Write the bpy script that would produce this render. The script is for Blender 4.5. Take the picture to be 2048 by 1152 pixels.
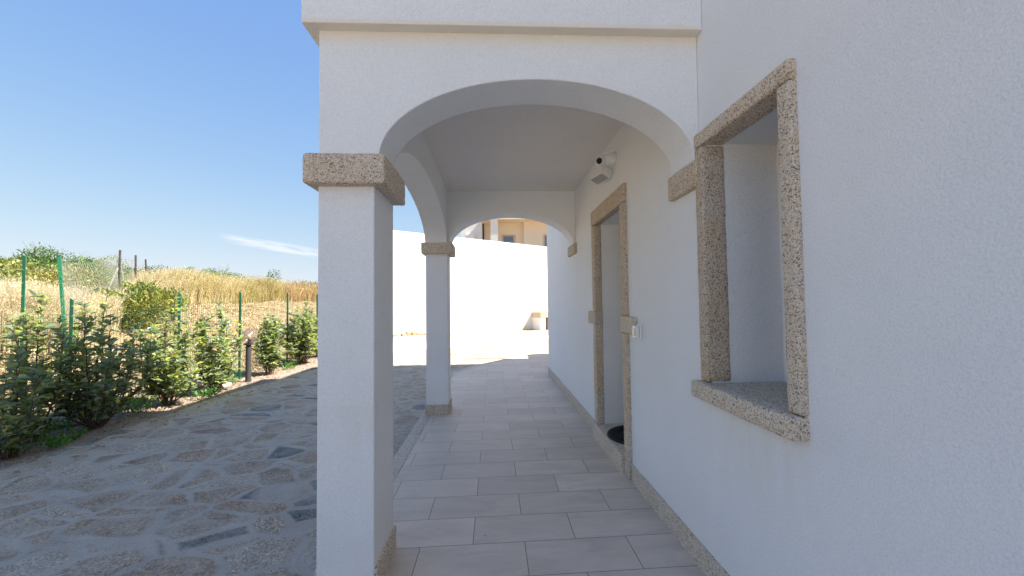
import bpy, bmesh, math, random
import numpy as np
from mathutils import Vector, Matrix, noise as mnoise

for o in list(bpy.data.objects):
    bpy.data.objects.remove(o, do_unlink=True)
sc = bpy.context.scene
COL = sc.collection
R = math.radians

# ------------------------------------------------------------ camera
cam = bpy.data.cameras.new("camera")
cam.sensor_width = 36.0
cam.lens = 14.3285
cam.clip_start = 0.05
cam.clip_end = 3000.0
camo = bpy.data.objects.new("camera", cam)
COL.objects.link(camo)
Rt = Vector((0.99890978, -0.04514798, -0.01187073))
Up = Vector((0.01018005, -0.03749469, 0.99924497))
Fw = Vector((0.04555898, 0.99827642, 0.0369942))
m = Matrix(((Rt.x, Up.x, -Fw.x), (Rt.y, Up.y, -Fw.y), (Rt.z, Up.z, -Fw.z))).to_4x4()
m.translation = Vector((-1.0671, 0.0, 1.389))
camo.matrix_world = m
sc.camera = camo

# ------------------------------------------------------------ sky, sun, exposure
SUN = Vector((0.77, -0.09, 1.0)).normalized()
world = bpy.data.worlds.new("World")
sc.world = world
world.use_nodes = True
wn, wl = world.node_tree.nodes, world.node_tree.links
for n in list(wn): wn.remove(n)
wout = wn.new("ShaderNodeOutputWorld")
bg = wn.new("ShaderNodeBackground"); bg.inputs[1].default_value = 0.078
sky = wn.new("ShaderNodeTexSky"); sky.sky_type = 'NISHITA'; sky.sun_disc = False
sky.sun_elevation = math.asin(SUN.z); sky.sun_rotation = math.atan2(SUN.x, SUN.y)
sky.air_density = 1.1; sky.dust_density = 0.35; sky.ozone_density = 2.0; sky.altitude = 20
# thin cirrus streaks low over the field, placed by sky direction
tc = wn.new("ShaderNodeTexCoord")
def wmath(op, a, b=None, c=None):
    n = wn.new("ShaderNodeMath"); n.operation = op
    for i, v in enumerate((a, b, c)):
        if v is None: continue
        if isinstance(v, (int, float)): n.inputs[i].default_value = v
        else: wl.new(v, n.inputs[i])
    return n.outputs[0]
def wdot(v):
    n = wn.new("ShaderNodeVectorMath"); n.operation = 'DOT_PRODUCT'
    wl.new(tc.outputs["Generated"], n.inputs[0]); n.inputs[1].default_value = v
    return n.outputs["Value"]
cc = Vector((-0.464, 0.877, 0.1262)).normalized()
ch = Vector((0.877, 0.464, -0.03)).normalized()
cv = cc.cross(ch) * -1
if cv.z < 0: cv = -cv
front = wdot(cc)
ua = wmath('DIVIDE', wdot(ch), wmath('MAXIMUM', front, 0.05))
va = wmath('DIVIDE', wdot(cv), wmath('MAXIMUM', front, 0.05))
comb = wn.new("ShaderNodeCombineXYZ")
wl.new(wmath('MULTIPLY', ua, 9.0), comb.inputs[0]); wl.new(wmath('MULTIPLY', wmath('ADD', va, wmath('MULTIPLY', ua, 0.10)), 75.0), comb.inputs[1])
cn = wn.new("ShaderNodeTexNoise"); cn.inputs["Scale"].default_value = 1.3; cn.inputs["Detail"].default_value = 6; cn.inputs["Distortion"].default_value = 0.6
wl.new(comb.outputs[0], cn.inputs["Vector"])
eu = wmath('SUBTRACT', 1.0, wmath('POWER', wmath('ABSOLUTE', wmath('DIVIDE', wmath('SUBTRACT', ua, 0.025), 0.125)), 2.0))
ev = wmath('SUBTRACT', 1.0, wmath('POWER', wmath('ABSOLUTE', wmath('DIVIDE', wmath('ADD', va, wmath('MULTIPLY', ua, 0.10)), 0.0115)), 2.0))
env = wmath('MULTIPLY', wmath('MAXIMUM', eu, 0.0), wmath('MAXIMUM', ev, 0.0))
env = wmath('MULTIPLY', env, wmath('GREATER_THAN', front, 0.3))
cl = wmath('MULTIPLY', env, wmath('MULTIPLY', wmath('MAXIMUM', wmath('SUBTRACT', cn.outputs["Fac"], 0.33), 0.0), 4.0))
cl = wmath('MINIMUM', cl, 0.6)
mixc = wn.new("ShaderNodeMix"); mixc.data_type = 'RGBA'
tint = wn.new("ShaderNodeMix"); tint.data_type = 'RGBA'; tint.blend_type = 'MULTIPLY'; tint.inputs[0].default_value = 1.0
def wvec(op, a, b):
    n = wn.new("ShaderNodeVectorMath"); n.operation = op
    for i, v in enumerate((a, b)):
        if isinstance(v, tuple): n.inputs[i].default_value = v
        else: wl.new(v, n.inputs[i])
    return n.outputs[0]
# pale, softly rolled-off summer sky: S*k / (1 + S/m)
roll = wvec('DIVIDE', wvec('MULTIPLY', sky.outputs[0], (1.03, 1.41, 4.9)), wvec('ADD', wvec('DIVIDE', sky.outputs[0], (6.2, 3.7, 0.85)), (1.0, 1.0, 1.0)))
wl.new(roll, tint.inputs[6]); tint.inputs[7].default_value = (1.0, 1.0, 1.0, 1)
wl.new(cl, mixc.inputs[0]); wl.new(tint.outputs[2], mixc.inputs[6]); mixc.inputs[7].default_value = (4.0, 4.1, 4.3, 1)
wl.new(mixc.outputs[2], bg.inputs[0]); wl.new(bg.outputs[0], wout.inputs[0])

sun = bpy.data.lights.new("sun", 'SUN'); sun.energy = 5.0; sun.angle = R(0.53); sun.color = (1.0, 0.91, 0.78)
suno = bpy.data.objects.new("sun", sun); COL.objects.link(suno)
suno.rotation_euler = (-SUN).to_track_quat('-Z', 'Y').to_euler(); suno.location = (20, -5, 30)
sc.view_settings.view_transform = 'Standard'; sc.view_settings.look = 'None'
sc.view_settings.exposure = 1.72; sc.view_settings.gamma = 1.0
sc.cycles.max_bounces = 8; sc.cycles.diffuse_bounces = 6

# ------------------------------------------------------------ material helpers
class NT:
    def __init__(s, name):
        s.m = bpy.data.materials.new(name); s.m.use_nodes = True
        s.t = s.m.node_tree; s.n = s.t.nodes; s.l = s.t.links
        s.b = s.n["Principled BSDF"]; s.out = s.n["Material Output"]
        s.tc = s.n.new("ShaderNodeTexCoord")
        s.P = s.tc.outputs["Object"]
    def put(s, sock, v):
        if isinstance(v, bpy.types.NodeSocket): s.l.new(v, sock)
        else: sock.default_value = v
    def math(s, op, a, b=None, c=None):
        n = s.n.new("ShaderNodeMath"); n.operation = op
        for i, v in enumerate((a, b, c)):
            if v is not None: s.put(n.inputs[i], v)
        return n.outputs[0]
    def vmath(s, op, a, b=None):
        n = s.n.new("ShaderNodeVectorMath"); n.operation = op
        s.put(n.inputs[0], a)
        if b is not None: s.put(n.inputs[1], b)
        return n.outputs[0]
    def noise(s, scale, detail=4, rough=0.55, vec=None, dist=0.0, col=False):
        n = s.n.new("ShaderNodeTexNoise")
        n.inputs["Scale"].default_value = scale; n.inputs["Detail"].default_value = detail
        n.inputs["Roughness"].default_value = rough; n.inputs["Distortion"].default_value = dist
        s.l.new(vec or s.P, n.inputs["Vector"])
        return n.outputs["Color" if col else "Fac"]
    def vor(s, scale, feature='F1', vec=None, out="Distance", rnd=1.0, smooth=None):
        n = s.n.new("ShaderNodeTexVoronoi"); n.feature = feature
        n.inputs["Scale"].default_value = scale; n.inputs["Randomness"].default_value = rnd
        if smooth is not None: n.inputs["Smoothness"].default_value = smooth
        s.l.new(vec or s.P, n.inputs["Vector"])
        return n.outputs[out]
    def ramp(s, fac, stops, interp='LINEAR'):
        n = s.n.new("ShaderNodeValToRGB"); n.color_ramp.interpolation = interp
        el = n.color_ramp.elements
        while len(el) < len(stops): el.new(0.5)
        for e, (p, c) in zip(el, stops):
            e.position = p; e.color = (c[0], c[1], c[2], 1) if not isinstance(c, (int, float)) else (c, c, c, 1)
        s.l.new(fac, n.inputs[0])
        return n.outputs[0]
    def mix(s, f, a, b, mode='MIX'):
        n = s.n.new("ShaderNodeMix"); n.data_type = 'RGBA'; n.blend_type = mode
        s.put(n.inputs[0], f)
        for i, v in ((6, a), (7, b)):
            if isinstance(v, tuple) and len(v) == 3: v = v + (1,)
            s.put(n.inputs[i], v)
        return n.outputs[2]
    def bump(s, h, dist=0.002, strength=1.0, prev=None):
        n = s.n.new("ShaderNodeBump"); n.inputs["Distance"].default_value = dist; n.inputs["Strength"].default_value = strength
        s.l.new(h, n.inputs["Height"])
        if prev is not None: s.l.new(prev, n.inputs["Normal"])
        return n.outputs[0]
    def fin(s, col, rough=0.8, normal=None, spec=0.3, metal=0.0):
        s.put(s.b.inputs["Base Color"], col if isinstance(col, bpy.types.NodeSocket) else (*col, 1))
        s.put(s.b.inputs["Roughness"], rough); s.b.inputs["Metallic"].default_value = metal
        s.b.inputs["Specular IOR Level"].default_value = spec
        if normal is not None: s.l.new(normal, s.b.inputs["Normal"])
        return s.m

def plaster_mat(name, base, grain=95, strength=0.85, stain=True):  # stain also turns on the bounce light painted under the cornice
    t = NT(name)
    g = t.noise(grain, 3, 0.6); g2 = t.vor(grain * 1.5, 'SMOOTH_F1', smooth=0.4)
    big = t.noise(0.9, 4, 0.5); mid = t.noise(5, 4, 0.6)
    tone = t.ramp(t.math('ADD', t.math('MULTIPLY', big, 0.6), t.math('MULTIPLY', mid, 0.4)), [(0.35, tuple(c * 0.955 for c in base)), (0.65, base)])
    pits = t.ramp(t.noise(170, 2, 0.6), [(0.36, 0.90), (0.55, 1.0)])
    c = t.mix(1.0, tone, pits, 'MULTIPLY')
    sp = t.ramp(t.vor(2.3, 'F1'), [(0.0, 0.35), (0.006, 0.5), (0.010, 1.0)])   # a few tiny chips
    c = t.mix(0.5, c, t.mix(1.0, c, sp, 'MULTIPLY'))
    drip = t.ramp(t.noise(1.6, 5, 0.7, vec=t.vmath('MULTIPLY', t.P, (1.0, 1.0, 0.35)), dist=0.4), [(0.55, 0.0), (0.80, 0.22)])
    c = t.mix(drip, c, tuple(k * f for k, f in zip(base, (0.90, 0.86, 0.78))))
    if stain:  # sill and splash stains, plus warm bounce light painted under the cornice
        sx = t.n.new("ShaderNodeSeparateXYZ"); t.l.new(t.P, sx.inputs[0])
        yy = t.math('ADD', sx.outputs[1], 2.0)
        st = t.noise(9, 5, 0.7, vec=t.vmath('MULTIPLY', t.P, (1.0, 1.0, 0.16)), dist=0.3)
        inY = t.math('MULTIPLY', t.math('GREATER_THAN', yy, 1.30), t.math('LESS_THAN', yy, 2.10))
        zf = t.ramp(t.math('DIVIDE', sx.outputs[2], 1.0), [(0.45, 0.0), (0.88, 0.8), (0.90, 1.0), (0.905, 0.0)])
        u_ = t.math('MULTIPLY', t.math('MULTIPLY', inY, zf), t.ramp(st, [(0.42, 0.0), (0.68, 0.45)]))
        c = t.mix(u_, c, tuple(k * f for k, f in zip(base, (0.82, 0.74, 0.60))))
        bounce_area = t.math('MULTIPLY', t.math('LESS_THAN', sx.outputs[0], -.01), t.math('LESS_THAN', yy, 2.10))
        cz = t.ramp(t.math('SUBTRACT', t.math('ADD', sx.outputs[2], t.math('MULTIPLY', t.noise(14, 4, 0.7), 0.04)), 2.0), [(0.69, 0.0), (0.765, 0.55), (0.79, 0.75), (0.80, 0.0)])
        c = t.mix(t.math('MULTIPLY', bounce_area, cz), c, tuple(k * f for k, f in zip(base, (0.97, 0.85, 0.66))))  # bounce light under the cornice tinted into the plaster colour
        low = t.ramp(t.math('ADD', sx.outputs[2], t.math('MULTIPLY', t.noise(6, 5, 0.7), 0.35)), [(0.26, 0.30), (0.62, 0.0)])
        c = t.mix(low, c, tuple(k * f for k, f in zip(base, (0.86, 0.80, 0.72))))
    nb = t.bump(t.math('ADD', g, t.math('MULTIPLY', g2, 0.6)), 0.0026, strength)
    nb = t.bump(t.noise(11, 4, 0.6, dist=0.5), 0.006, 0.22, nb)
    nb = t.bump(t.noise(2.2, 3, 0.5), 0.02, 0.25, nb)
    return t.fin(c, 0.92, nb, 0.15)

def granite_mat(name, warm=0.5, light=1.0, fine=1.0):
    t = NT(name)
    w = t.noise(70 * fine, 2, 0.6, dist=0.2)
    v = t.vor(270 * fine, 'F1', out="Color"); v3 = t.vor(160 * fine, 'F1', out="Color")
    sep = t.n.new("ShaderNodeSeparateColor"); t.l.new(v, sep.inputs[0])
    r = sep.outputs[0]
    A = (0.70 * light, 0.64 * light, 0.56 * light); B = (0.58 * light, 0.49 * light, 0.38 * light)
    Cc = (0.46 * light, 0.33 * light, 0.20 * light); D = (0.09, 0.08, 0.07)
    base = t.ramp(r, [(0.0, A), (0.38, B), (0.60, Cc), (0.82, D), (0.91, A)], 'CONSTANT')
    sep3 = t.n.new("ShaderNodeSeparateColor"); t.l.new(v3, sep3.inputs[0])
    base = t.mix(t.ramp(sep3.outputs[1], [(0.0, 0.0), (0.90, 0.8)], 'CONSTANT'), base, (0.11, 0.095, 0.08))
    base = t.mix(t.ramp(sep3.outputs[2], [(0.0, 0.0), (0.75, 0.6)], 'CONSTANT'), base, (0.66, 0.62, 0.57))
    patch = t.ramp(t.noise(3.5, 4, 0.6), [(0.38, (1.0, 1.0, 1.02)), (0.66, (1.0, 0.85, 0.64))])
    c = t.mix(warm, base, t.mix(1.0, base, patch, 'MULTIPLY'))
    c = t.mix(0.12, c, t.ramp(w, [(0.35, B), (0.6, A)]))
    oi = t.n.new("ShaderNodeObjectInfo")
    c = t.mix(1.0, c, t.ramp(oi.outputs["Random"], [(0.0, (0.88, 0.86, 0.84)), (0.5, (0.98, 0.96, 0.93)), (1.0, (1.05, 1.03, 1.0))]), 'MULTIPLY')
    rust = t.ramp(t.noise(6, 5, 0.7), [(0.58, 0.0), (0.74, 1.0)])
    c = t.mix(t.math('MULTIPLY', rust, 0.45 * warm), c, (0.40, 0.24, 0.11))
    nb = t.bump(t.math('ADD', t.noise(110, 3, 0.7), t.math('MULTIPLY', t.vor(60, 'F1'), 0.7)), 0.005, 1.0)
    return t.fin(c, 0.82, nb, 0.3)

def plain(name, col, rough=0.6, metal=0.0, spec=0.4, var=0.08, sc_=12):
    t = NT(name)
    c = t.mix(1.0, (*col,), t.ramp(t.noise(sc_, 4, 0.6), [(0.3, 1 - var), (0.7, 1 + var)]), 'MULTIPLY')
    return t.fin(c, rough, None, spec, metal)

M = {}
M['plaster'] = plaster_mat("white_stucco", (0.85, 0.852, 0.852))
M['soffit'] = plaster_mat("ceiling_plaster", (0.86, 0.81, 0.75), 70, 0.35)  # warmer copy of the wall plaster; bounce light put into the ceiling colour
M['smooth'] = plaster_mat("reveal_plaster", (0.84, 0.82, 0.785), 110, 0.4)
M['far_wall'] = plaster_mat("boundary_plaster", (0.84, 0.83, 0.80), 60, 0.5, False)
M['cream'] = plaster_mat("cream_render", (0.86, 0.74, 0.59), 60, 0.3, False)
M['granite'] = granite_mat("tan_granite", 0.85, 1.0)
M['granite_cap'] = granite_mat("capital_granite", 0.5, 1.05)
M['granite_grey'] = granite_mat("grey_granite", 0.30, 1.08)
M['white_plastic'] = plain("white_plastic", (0.78, 0.77, 0.74), 0.35, 0, 0.5, 0.02)
M['black'] = plain("black_plastic", (0.015, 0.015, 0.017), 0.45, 0, 0.5, 0.2)
M['rubber'] = plain("black_rubber", (0.016, 0.017, 0.02), 0.75, 0, 0.3, 0.4, 60)
M['lens'] = plain("lens_glass", (0.01, 0.011, 0.014), 0.08, 0, 0.8, 0.0)
M['led'] = plain("lamp_panel", (0.42, 0.41, 0.36), 0.25, 0, 0.5, 0.05)
M['green'] = plain("green_painted_steel", (0.012, 0.17, 0.085), 0.45, 0.0, 0.5, 0.15)
M['mesh_green'] = plain("green_coated_wire", (0.05, 0.12, 0.07), 0.5, 0.0, 0.4, 0.1)
M['mesh_grey'] = plain("galvanised_wire", (0.33, 0.34, 0.31), 0.5, 0.2, 0.5, 0.15)
M['rust'] = plain("weathered_steel", (0.07, 0.06, 0.06), 0.7, 0.2, 0.4, 0.4)
M['strut'] = plain("bleached_strut", (0.22, 0.24, 0.19), 0.8, 0, 0.2, 0.2)
M['lamp_post'] = plain("grey_lamp_post", (0.06, 0.057, 0.06), 0.55, 0.2, 0.4, 0.25, 90)
M['shutter'] = plain("grey_shutter", (0.45, 0.45, 0.44), 0.5)
M['wood'] = plain("door_wood", (0.42, 0.40, 0.37), 0.5)
M['frame_tan'] = plain("tan_stone_frame", (0.55, 0.40, 0.26), 0.7)
M['blue_pane'] = plain("window_pane", (0.10, 0.17, 0.27), 0.06, 0, 0.9, 0.0)
M['rock'] = plain("pale_rock", (0.40, 0.38, 0.35), 0.9, 0, 0.2, 0.25, 8)
M['cap_stone'] = plain("tan_coping", (0.52, 0.42, 0.30), 0.8, 0, 0.2, 0.15, 6)
M['concrete'] = plain("pale_concrete", (0.62, 0.59, 0.54), 0.9, 0, 0.2, 0.08, 2)
M['stem'] = plain("brown_bark", (0.11, 0.075, 0.05), 0.85, 0, 0.2, 0.3, 40)

def glass_mat():
    t = NT("smoked_globe")
    lw = t.n.new("ShaderNodeLayerWeight"); lw.inputs[0].default_value = 0.5
    tr = t.n.new("ShaderNodeBsdfTransparent")
    rim = t.math('POWER', lw.outputs["Facing"], 3.0)
    t.l.new(t.mix(rim, (0.86, 0.78, 0.70), (0.50, 0.44, 0.40)), tr.inputs[0])
    gl_ = t.n.new("ShaderNodeBsdfGlossy"); gl_.inputs["Roughness"].default_value = 0.08; gl_.inputs[0].default_value = (1, 1, 1, 1)
    df = t.n.new("ShaderNodeBsdfDiffuse"); df.inputs[0].default_value = (0.42, 0.36, 0.31, 1)
    m1 = t.n.new("ShaderNodeMixShader"); m1.inputs[0].default_value = 0.16
    t.l.new(tr.outputs[0], m1.inputs[1]); t.l.new(df.outputs[0], m1.inputs[2])
    m2 = t.n.new("ShaderNodeMixShader"); t.l.new(t.math('ADD', t.math('MULTIPLY', lw.outputs["Fresnel"], 0.5), 0.03), m2.inputs[0])
    t.l.new(m1.outputs[0], m2.inputs[1]); t.l.new(gl_.outputs[0], m2.inputs[2])
    t.l.new(m2.outputs[0], t.out.inputs[0])
    return t.m
M['globe'] = glass_mat()

def leaf_mat(name, top, under, rough=0.38, transl=0.3):
    t = NT(name)
    at = t.n.new("ShaderNodeAttribute"); at.attribute_name = "tint"
    geo = t.n.new("ShaderNodeNewGeometry")
    c = t.mix(geo.outputs["Backfacing"], (*top,), (*under,))
    c = t.mix(1.0, c, at.outputs["Color"], 'MULTIPLY')
    t.fin(c, rough, None, 0.45)
    tr = t.n.new("ShaderNodeBsdfTranslucent"); t.l.new(t.mix(1.0, c, (1.6, 1.9, 0.6), 'MULTIPLY'), tr.inputs[0])
    mx = t.n.new("ShaderNodeMixShader"); mx.inputs[0].default_value = transl
    t.l.new(t.b.outputs[0], mx.inputs[1]); t.l.new(tr.outputs[0], mx.inputs[2]); t.l.new(mx.outputs[0], t.out.inputs[0])
    return t.m
M['leaf'] = leaf_mat("oleaster_leaf", (0.135, 0.18, 0.12), (0.34, 0.36, 0.27), 0.30)
M['maquis'] = leaf_mat("maquis_leaf", (0.105, 0.16, 0.06), (0.13, 0.185, 0.08), 0.6, 0.15)
M['weed'] = leaf_mat("weed_leaf", (0.06, 0.17, 0.025), (0.09, 0.2, 0.04), 0.5, 0.35)
M['grass'] = leaf_mat("dry_grass", (1, 1, 1), (1, 1, 1), 0.7, 0.25)
# dry grass tint carries its own colour, so soften the green push of the translucent part
for n in M['grass'].node_tree.nodes:
    if n.type == 'MIX' and n.inputs[7].default_value[0] > 1.5: n.inputs[7].default_value = (1.1, 1.0, 0.8, 1)

# floor tiles .60 x .30 in a half bond
def tile_mat():
    t = NT("porcelain_tiles")
    sx = t.n.new("ShaderNodeSeparateXYZ"); t.l.new(t.P, sx.inputs[0])
    X, Y = sx.outputs[0], sx.outputs[1]
    v = t.math('DIVIDE', t.math('SUBTRACT', t.math('SUBTRACT', Y, 2.4485), t.math('MULTIPLY', X, 0.0294)), 0.3)
    row = t.math('FLOOR', v)
    odd = t.math('MODULO', t.math('ADD', row, 100.0), 2.0)
    u = t.math('ADD', t.math('DIVIDE', X, 0.6), t.math('MULTIPLY', odd, 0.5))
    coln = t.math('FLOOR', u)
    fu = t.math('MULTIPLY', t.math('SUBTRACT', 0.5, t.math('ABSOLUTE', t.math('SUBTRACT', t.math('FRACT', u), 0.5))), 0.6)
    fv = t.math('MULTIPLY', t.math('SUBTRACT', 0.5, t.math('ABSOLUTE', t.math('SUBTRACT', t.math('FRACT', v), 0.5))), 0.3)
    d = t.math('MINIMUM', fu, fv)
    g = t.ramp(t.math('MULTIPLY', d, 100.0), [(0.15, 0.0), (0.30, 1.0)])
    cx = t.n.new("ShaderNodeCombineXYZ"); t.l.new(coln, cx.inputs[0]); t.l.new(row, cx.inputs[1])
    wn_ = t.n.new("ShaderNodeTexWhiteNoise"); wn_.noise_dimensions = '2D'; t.l.new(cx.outputs[0], wn_.inputs[0])
    ov = t.vmath('ADD', t.P, t.vmath('MULTIPLY', wn_.outputs["Color"], (7.0, 7.0, 0.0)))
    st = t.vmath('MULTIPLY', ov, (1.0, 3.0, 1.0))
    cloud = t.noise(2.6, 6, 0.62, vec=st, dist=0.6)
    base = t.ramp(cloud, [(0.28, (0.56, 0.45, 0.36)), (0.5, (0.67, 0.545, 0.44)), (0.72, (0.74, 0.615, 0.50))])
    base = t.mix(1.0, base, t.ramp(wn_.outputs["Value"], [(0.0, 0.89), (1.0, 1.06)]), 'MULTIPLY')
    fine = t.ramp(t.noise(160, 3, 0.7), [(0.35, 0.93), (0.65, 1.05)])
    base = t.mix(1.0, base, fine, 'MULTIPLY')
    stain = t.ramp(t.noise(1.7, 5, 0.65), [(0.60, 0.0), (0.74, 0.55)])
    base = t.mix(stain, base, (0.46, 0.375, 0.27))
    spots = t.ramp(t.vor(3.0, 'F1', vec=t.vmath('MULTIPLY', t.P, (1, 1, 0))), [(0.0, 1.0), (0.018, 0.8), (0.03, 0.0)])
    base = t.mix(t.math('MULTIPLY', spots, 0.5), base, (0.12, 0.09, 0.06))
    dust = t.ramp(t.noise(4, 6, 0.75), [(0.42, 0.0), (0.72, 0.28)])
    base = t.mix(dust, base, (0.5, 0.46, 0.40))
    c = t.mix(g, (0.22, 0.165, 0.12), base)
    nb = t.bump(g, 0.0015, 0.6)
    nb = t.bump(t.noise(45, 5, 0.65), 0.0012, 0.5, nb)
    ro = t.ramp(cloud, [(0.3, 0.52), (0.7, 0.66)])
    return t.fin(c, ro, nb, 0.4)
M['tiles'] = tile_mat()

# rounded granite flags set wide apart in blue-grey mortar
def flag_mat():
    t = NT("stone_flags_in_mortar")
    w1 = t.vmath('SUBTRACT', t.noise(2.2, 3, 0.5, col=True), (0.5, 0.5, 0.5))
    w2 = t.vmath('SUBTRACT', t.noise(9, 3, 0.6, col=True), (0.5, 0.5, 0.5))
    p = t.vmath('ADD', t.vmath('MULTIPLY', t.P, (1.0, 1.35, 0.0)), t.vmath('MULTIPLY', w1, (0.26, 0.26, 0.0)))
    p = t.vmath('ADD', p, t.vmath('MULTIPLY', w2, (0.06, 0.06, 0.0)))
    e = t.vor(2.5, 'DISTANCE_TO_EDGE', vec=p)
    idc = t.vor(2.5, 'F1', vec=p, out="Color")
    sep = t.n.new("ShaderNodeSeparateColor"); t.l.new(idc, sep.inputs[0])
    r, g_, b_ = sep.outputs
    edge = t.math('ADD', e, t.math('MULTIPLY', t.math('SUBTRACT', t.noise(24, 4, 0.7), 0.5), 0.05))
    mask = t.ramp(edge, [(0.045, 0.0), (0.10, 1.0)])
    stone = t.ramp(r, [(0.0, (0.42, 0.325, 0.225)), (0.22, (0.47, 0.37, 0.265)), (0.40, (0.38, 0.28, 0.19)), (0.58, (0.48, 0.385, 0.285)), (0.74, (0.40, 0.28, 0.18)), (0.87, (0.17, 0.17, 0.155)), (0.95, (0.27, 0.15, 0.10))], 'CONSTANT')
    sv = t.vor(95, 'F1', out="Color")
    sp2 = t.n.new("ShaderNodeSeparateColor"); t.l.new(sv, sp2.inputs[0])
    speck = t.ramp(sp2.outputs[0], [(0.0, 0.5), (0.25, 0.85), (0.55, 1.1), (0.8, 1.45)], 'CONSTANT')
    stone = t.mix(1.0, stone, speck, 'MULTIPLY')
    stone = t.mix(1.0, stone, t.ramp(t.noise(6, 5, 0.65), [(0.3, 0.72), (0.7, 1.2)]), 'MULTIPLY')
    mort = t.ramp(t.noise(4, 6, 0.65), [(0.3, (0.39, 0.335, 0.275)), (0.55, (0.47, 0.41, 0.34)), (0.75, (0.53, 0.45, 0.355))])
    mort = t.mix(1.0, mort, t.ramp(t.noise(120, 3, 0.8), [(0.3, 0.78), (0.7, 1.18)]), 'MULTIPLY')
    grit = t.vor(38, 'F1', out="Color"); sg = t.n.new("ShaderNodeSeparateColor"); t.l.new(grit, sg.inputs[0])
    gd = t.math('MULTIPLY', t.math('LESS_THAN', t.vor(38, 'F1'), 0.28), t.math('GREATER_THAN', sg.outputs[0], 0.80))
    mort = t.mix(t.math('MULTIPLY', gd, 0.6), mort, t.mix(sg.outputs[1], (0.16, 0.12, 0.09), (0.50, 0.44, 0.36)))
    smear = t.ramp(t.noise(3.0, 5, 0.7, dist=0.5), [(0.36, 0.0), (0.62, 0.8)])
    fac = t.math('MULTIPLY', mask, t.math('SUBTRACT', 1.0, t.math('MULTIPLY', smear, t.math('SUBTRACT', 1.0, t.math('MULTIPLY', g_, 0.5)))))
    c = t.mix(fac, mort, stone)
    hgt = t.math('ADD', t.ramp(edge, [(0.03, 0.0), (0.13, 0.8), (0.3, 1.0)]), t.math('MULTIPLY', t.noise(16, 5, 0.7), 0.35))
    nb = t.bump(hgt, 0.014, 0.9)
    nb = t.bump(t.noise(90, 4, 0.75), 0.006, 0.8, nb)
    return t.fin(c, 0.8, nb, 0.3)
M['flags'] = flag_mat()

def gravel_mat():
    t = NT("pink_gravel")
    v = t.vor(75, 'F1', out="Color"); d = t.vor(75, 'F1')
    sp = t.n.new("ShaderNodeSeparateColor"); t.l.new(v, sp.inputs[0])
    c = t.ramp(sp.outputs[0], [(0.0, (0.40, 0.32, 0.27)), (0.3, (0.27, 0.21, 0.175)), (0.55, (0.35, 0.295, 0.26)), (0.75, (0.17, 0.125, 0.10)), (0.9, (0.48, 0.42, 0.37))], 'CONSTANT')
    c = t.mix(t.ramp(t.noise(5, 4, 0.6), [(0.5, 0.0), (0.8, 0.5)]), c, (0.14, 0.10, 0.065))
    nb = t.bump(d, 0.012, 1.0)
    return t.fin(c, 0.9, nb, 0.2)
M['gravel'] = gravel_mat()

def soil_mat():
    t = NT("dry_straw_soil")
    c = t.ramp(t.noise(3.5, 7, 0.72), [(0.28, (0.15, 0.11, 0.065)), (0.45, (0.27, 0.205, 0.12)), (0.6, (0.34, 0.265, 0.165)), (0.75, (0.39, 0.32, 0.215))])
    c = t.mix(1.0, c, t.ramp(t.noise(45, 4, 0.8), [(0.3, 0.66), (0.7, 1.25)]), 'MULTIPLY')
    nb = t.bump(t.noise(14, 6, 0.75), 0.05, 0.9)
    nb = t.bump(t.noise(70, 4, 0.75), 0.012, 0.9, nb)
    return t.fin(c, 0.95, nb, 0.1)
M['soil'] = soil_mat()

# ------------------------------------------------------------ object helpers
def tag(o, label=None, cat=None, group=None, kind=None):
    if label: o["label"] = label
    if cat: o["category"] = cat
    if group: o["group"] = group
    if kind: o["kind"] = kind
    return o
def empty(name, loc, label=None, cat=None, group=None):
    o = bpy.data.objects.new(name, None); COL.objects.link(o); o.location = loc
    o.empty_display_size = 0.1
    return tag(o, label, cat, group)
def mesh_obj(name, verts, faces, mat, parent=None, smooth=False, off=None, tint=None):
    """verts in world coordinates; stored relative to the root thing's location"""
    if off is None:
        off = Vector((0, 0, 0)); q = parent
        while q is not None: off = off + Vector(q.location); q = q.parent
    v = np.asarray(verts, dtype=np.float64).reshape(-1, 3) - np.array(off)
    me = bpy.data.meshes.new(name)
    if isinstance(faces, np.ndarray) and faces.ndim == 2:
        nf, k = faces.shape
        me.vertices.add(len(v)); me.vertices.foreach_set("co", v.astype(np.float32).ravel())
        me.loops.add(nf * k); me.loops.foreach_set("vertex_index", faces.astype(np.int32).ravel())
        me.polygons.add(nf); me.polygons.foreach_set("loop_start", np.arange(nf, dtype=np.int32) * k)
        me.update(calc_edges=True)
    else:
        me.from_pydata([tuple(p) for p in v], [], faces); me.update()
    if smooth:
        me.polygons.foreach_set("use_smooth", [True] * len(me.polygons))
    if tint is not None:
        ca = me.color_attributes.new("tint", 'FLOAT_COLOR', 'POINT')
        t4 = np.ones((len(v), 4), dtype=np.float32); t4[:, :3] = tint
        ca.data.foreach_set("color", t4.ravel())
    me.materials.append(mat)
    o = bpy.data.objects.new(name, me); COL.objects.link(o)
    if parent is not None: o.parent = parent
    return o
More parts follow.
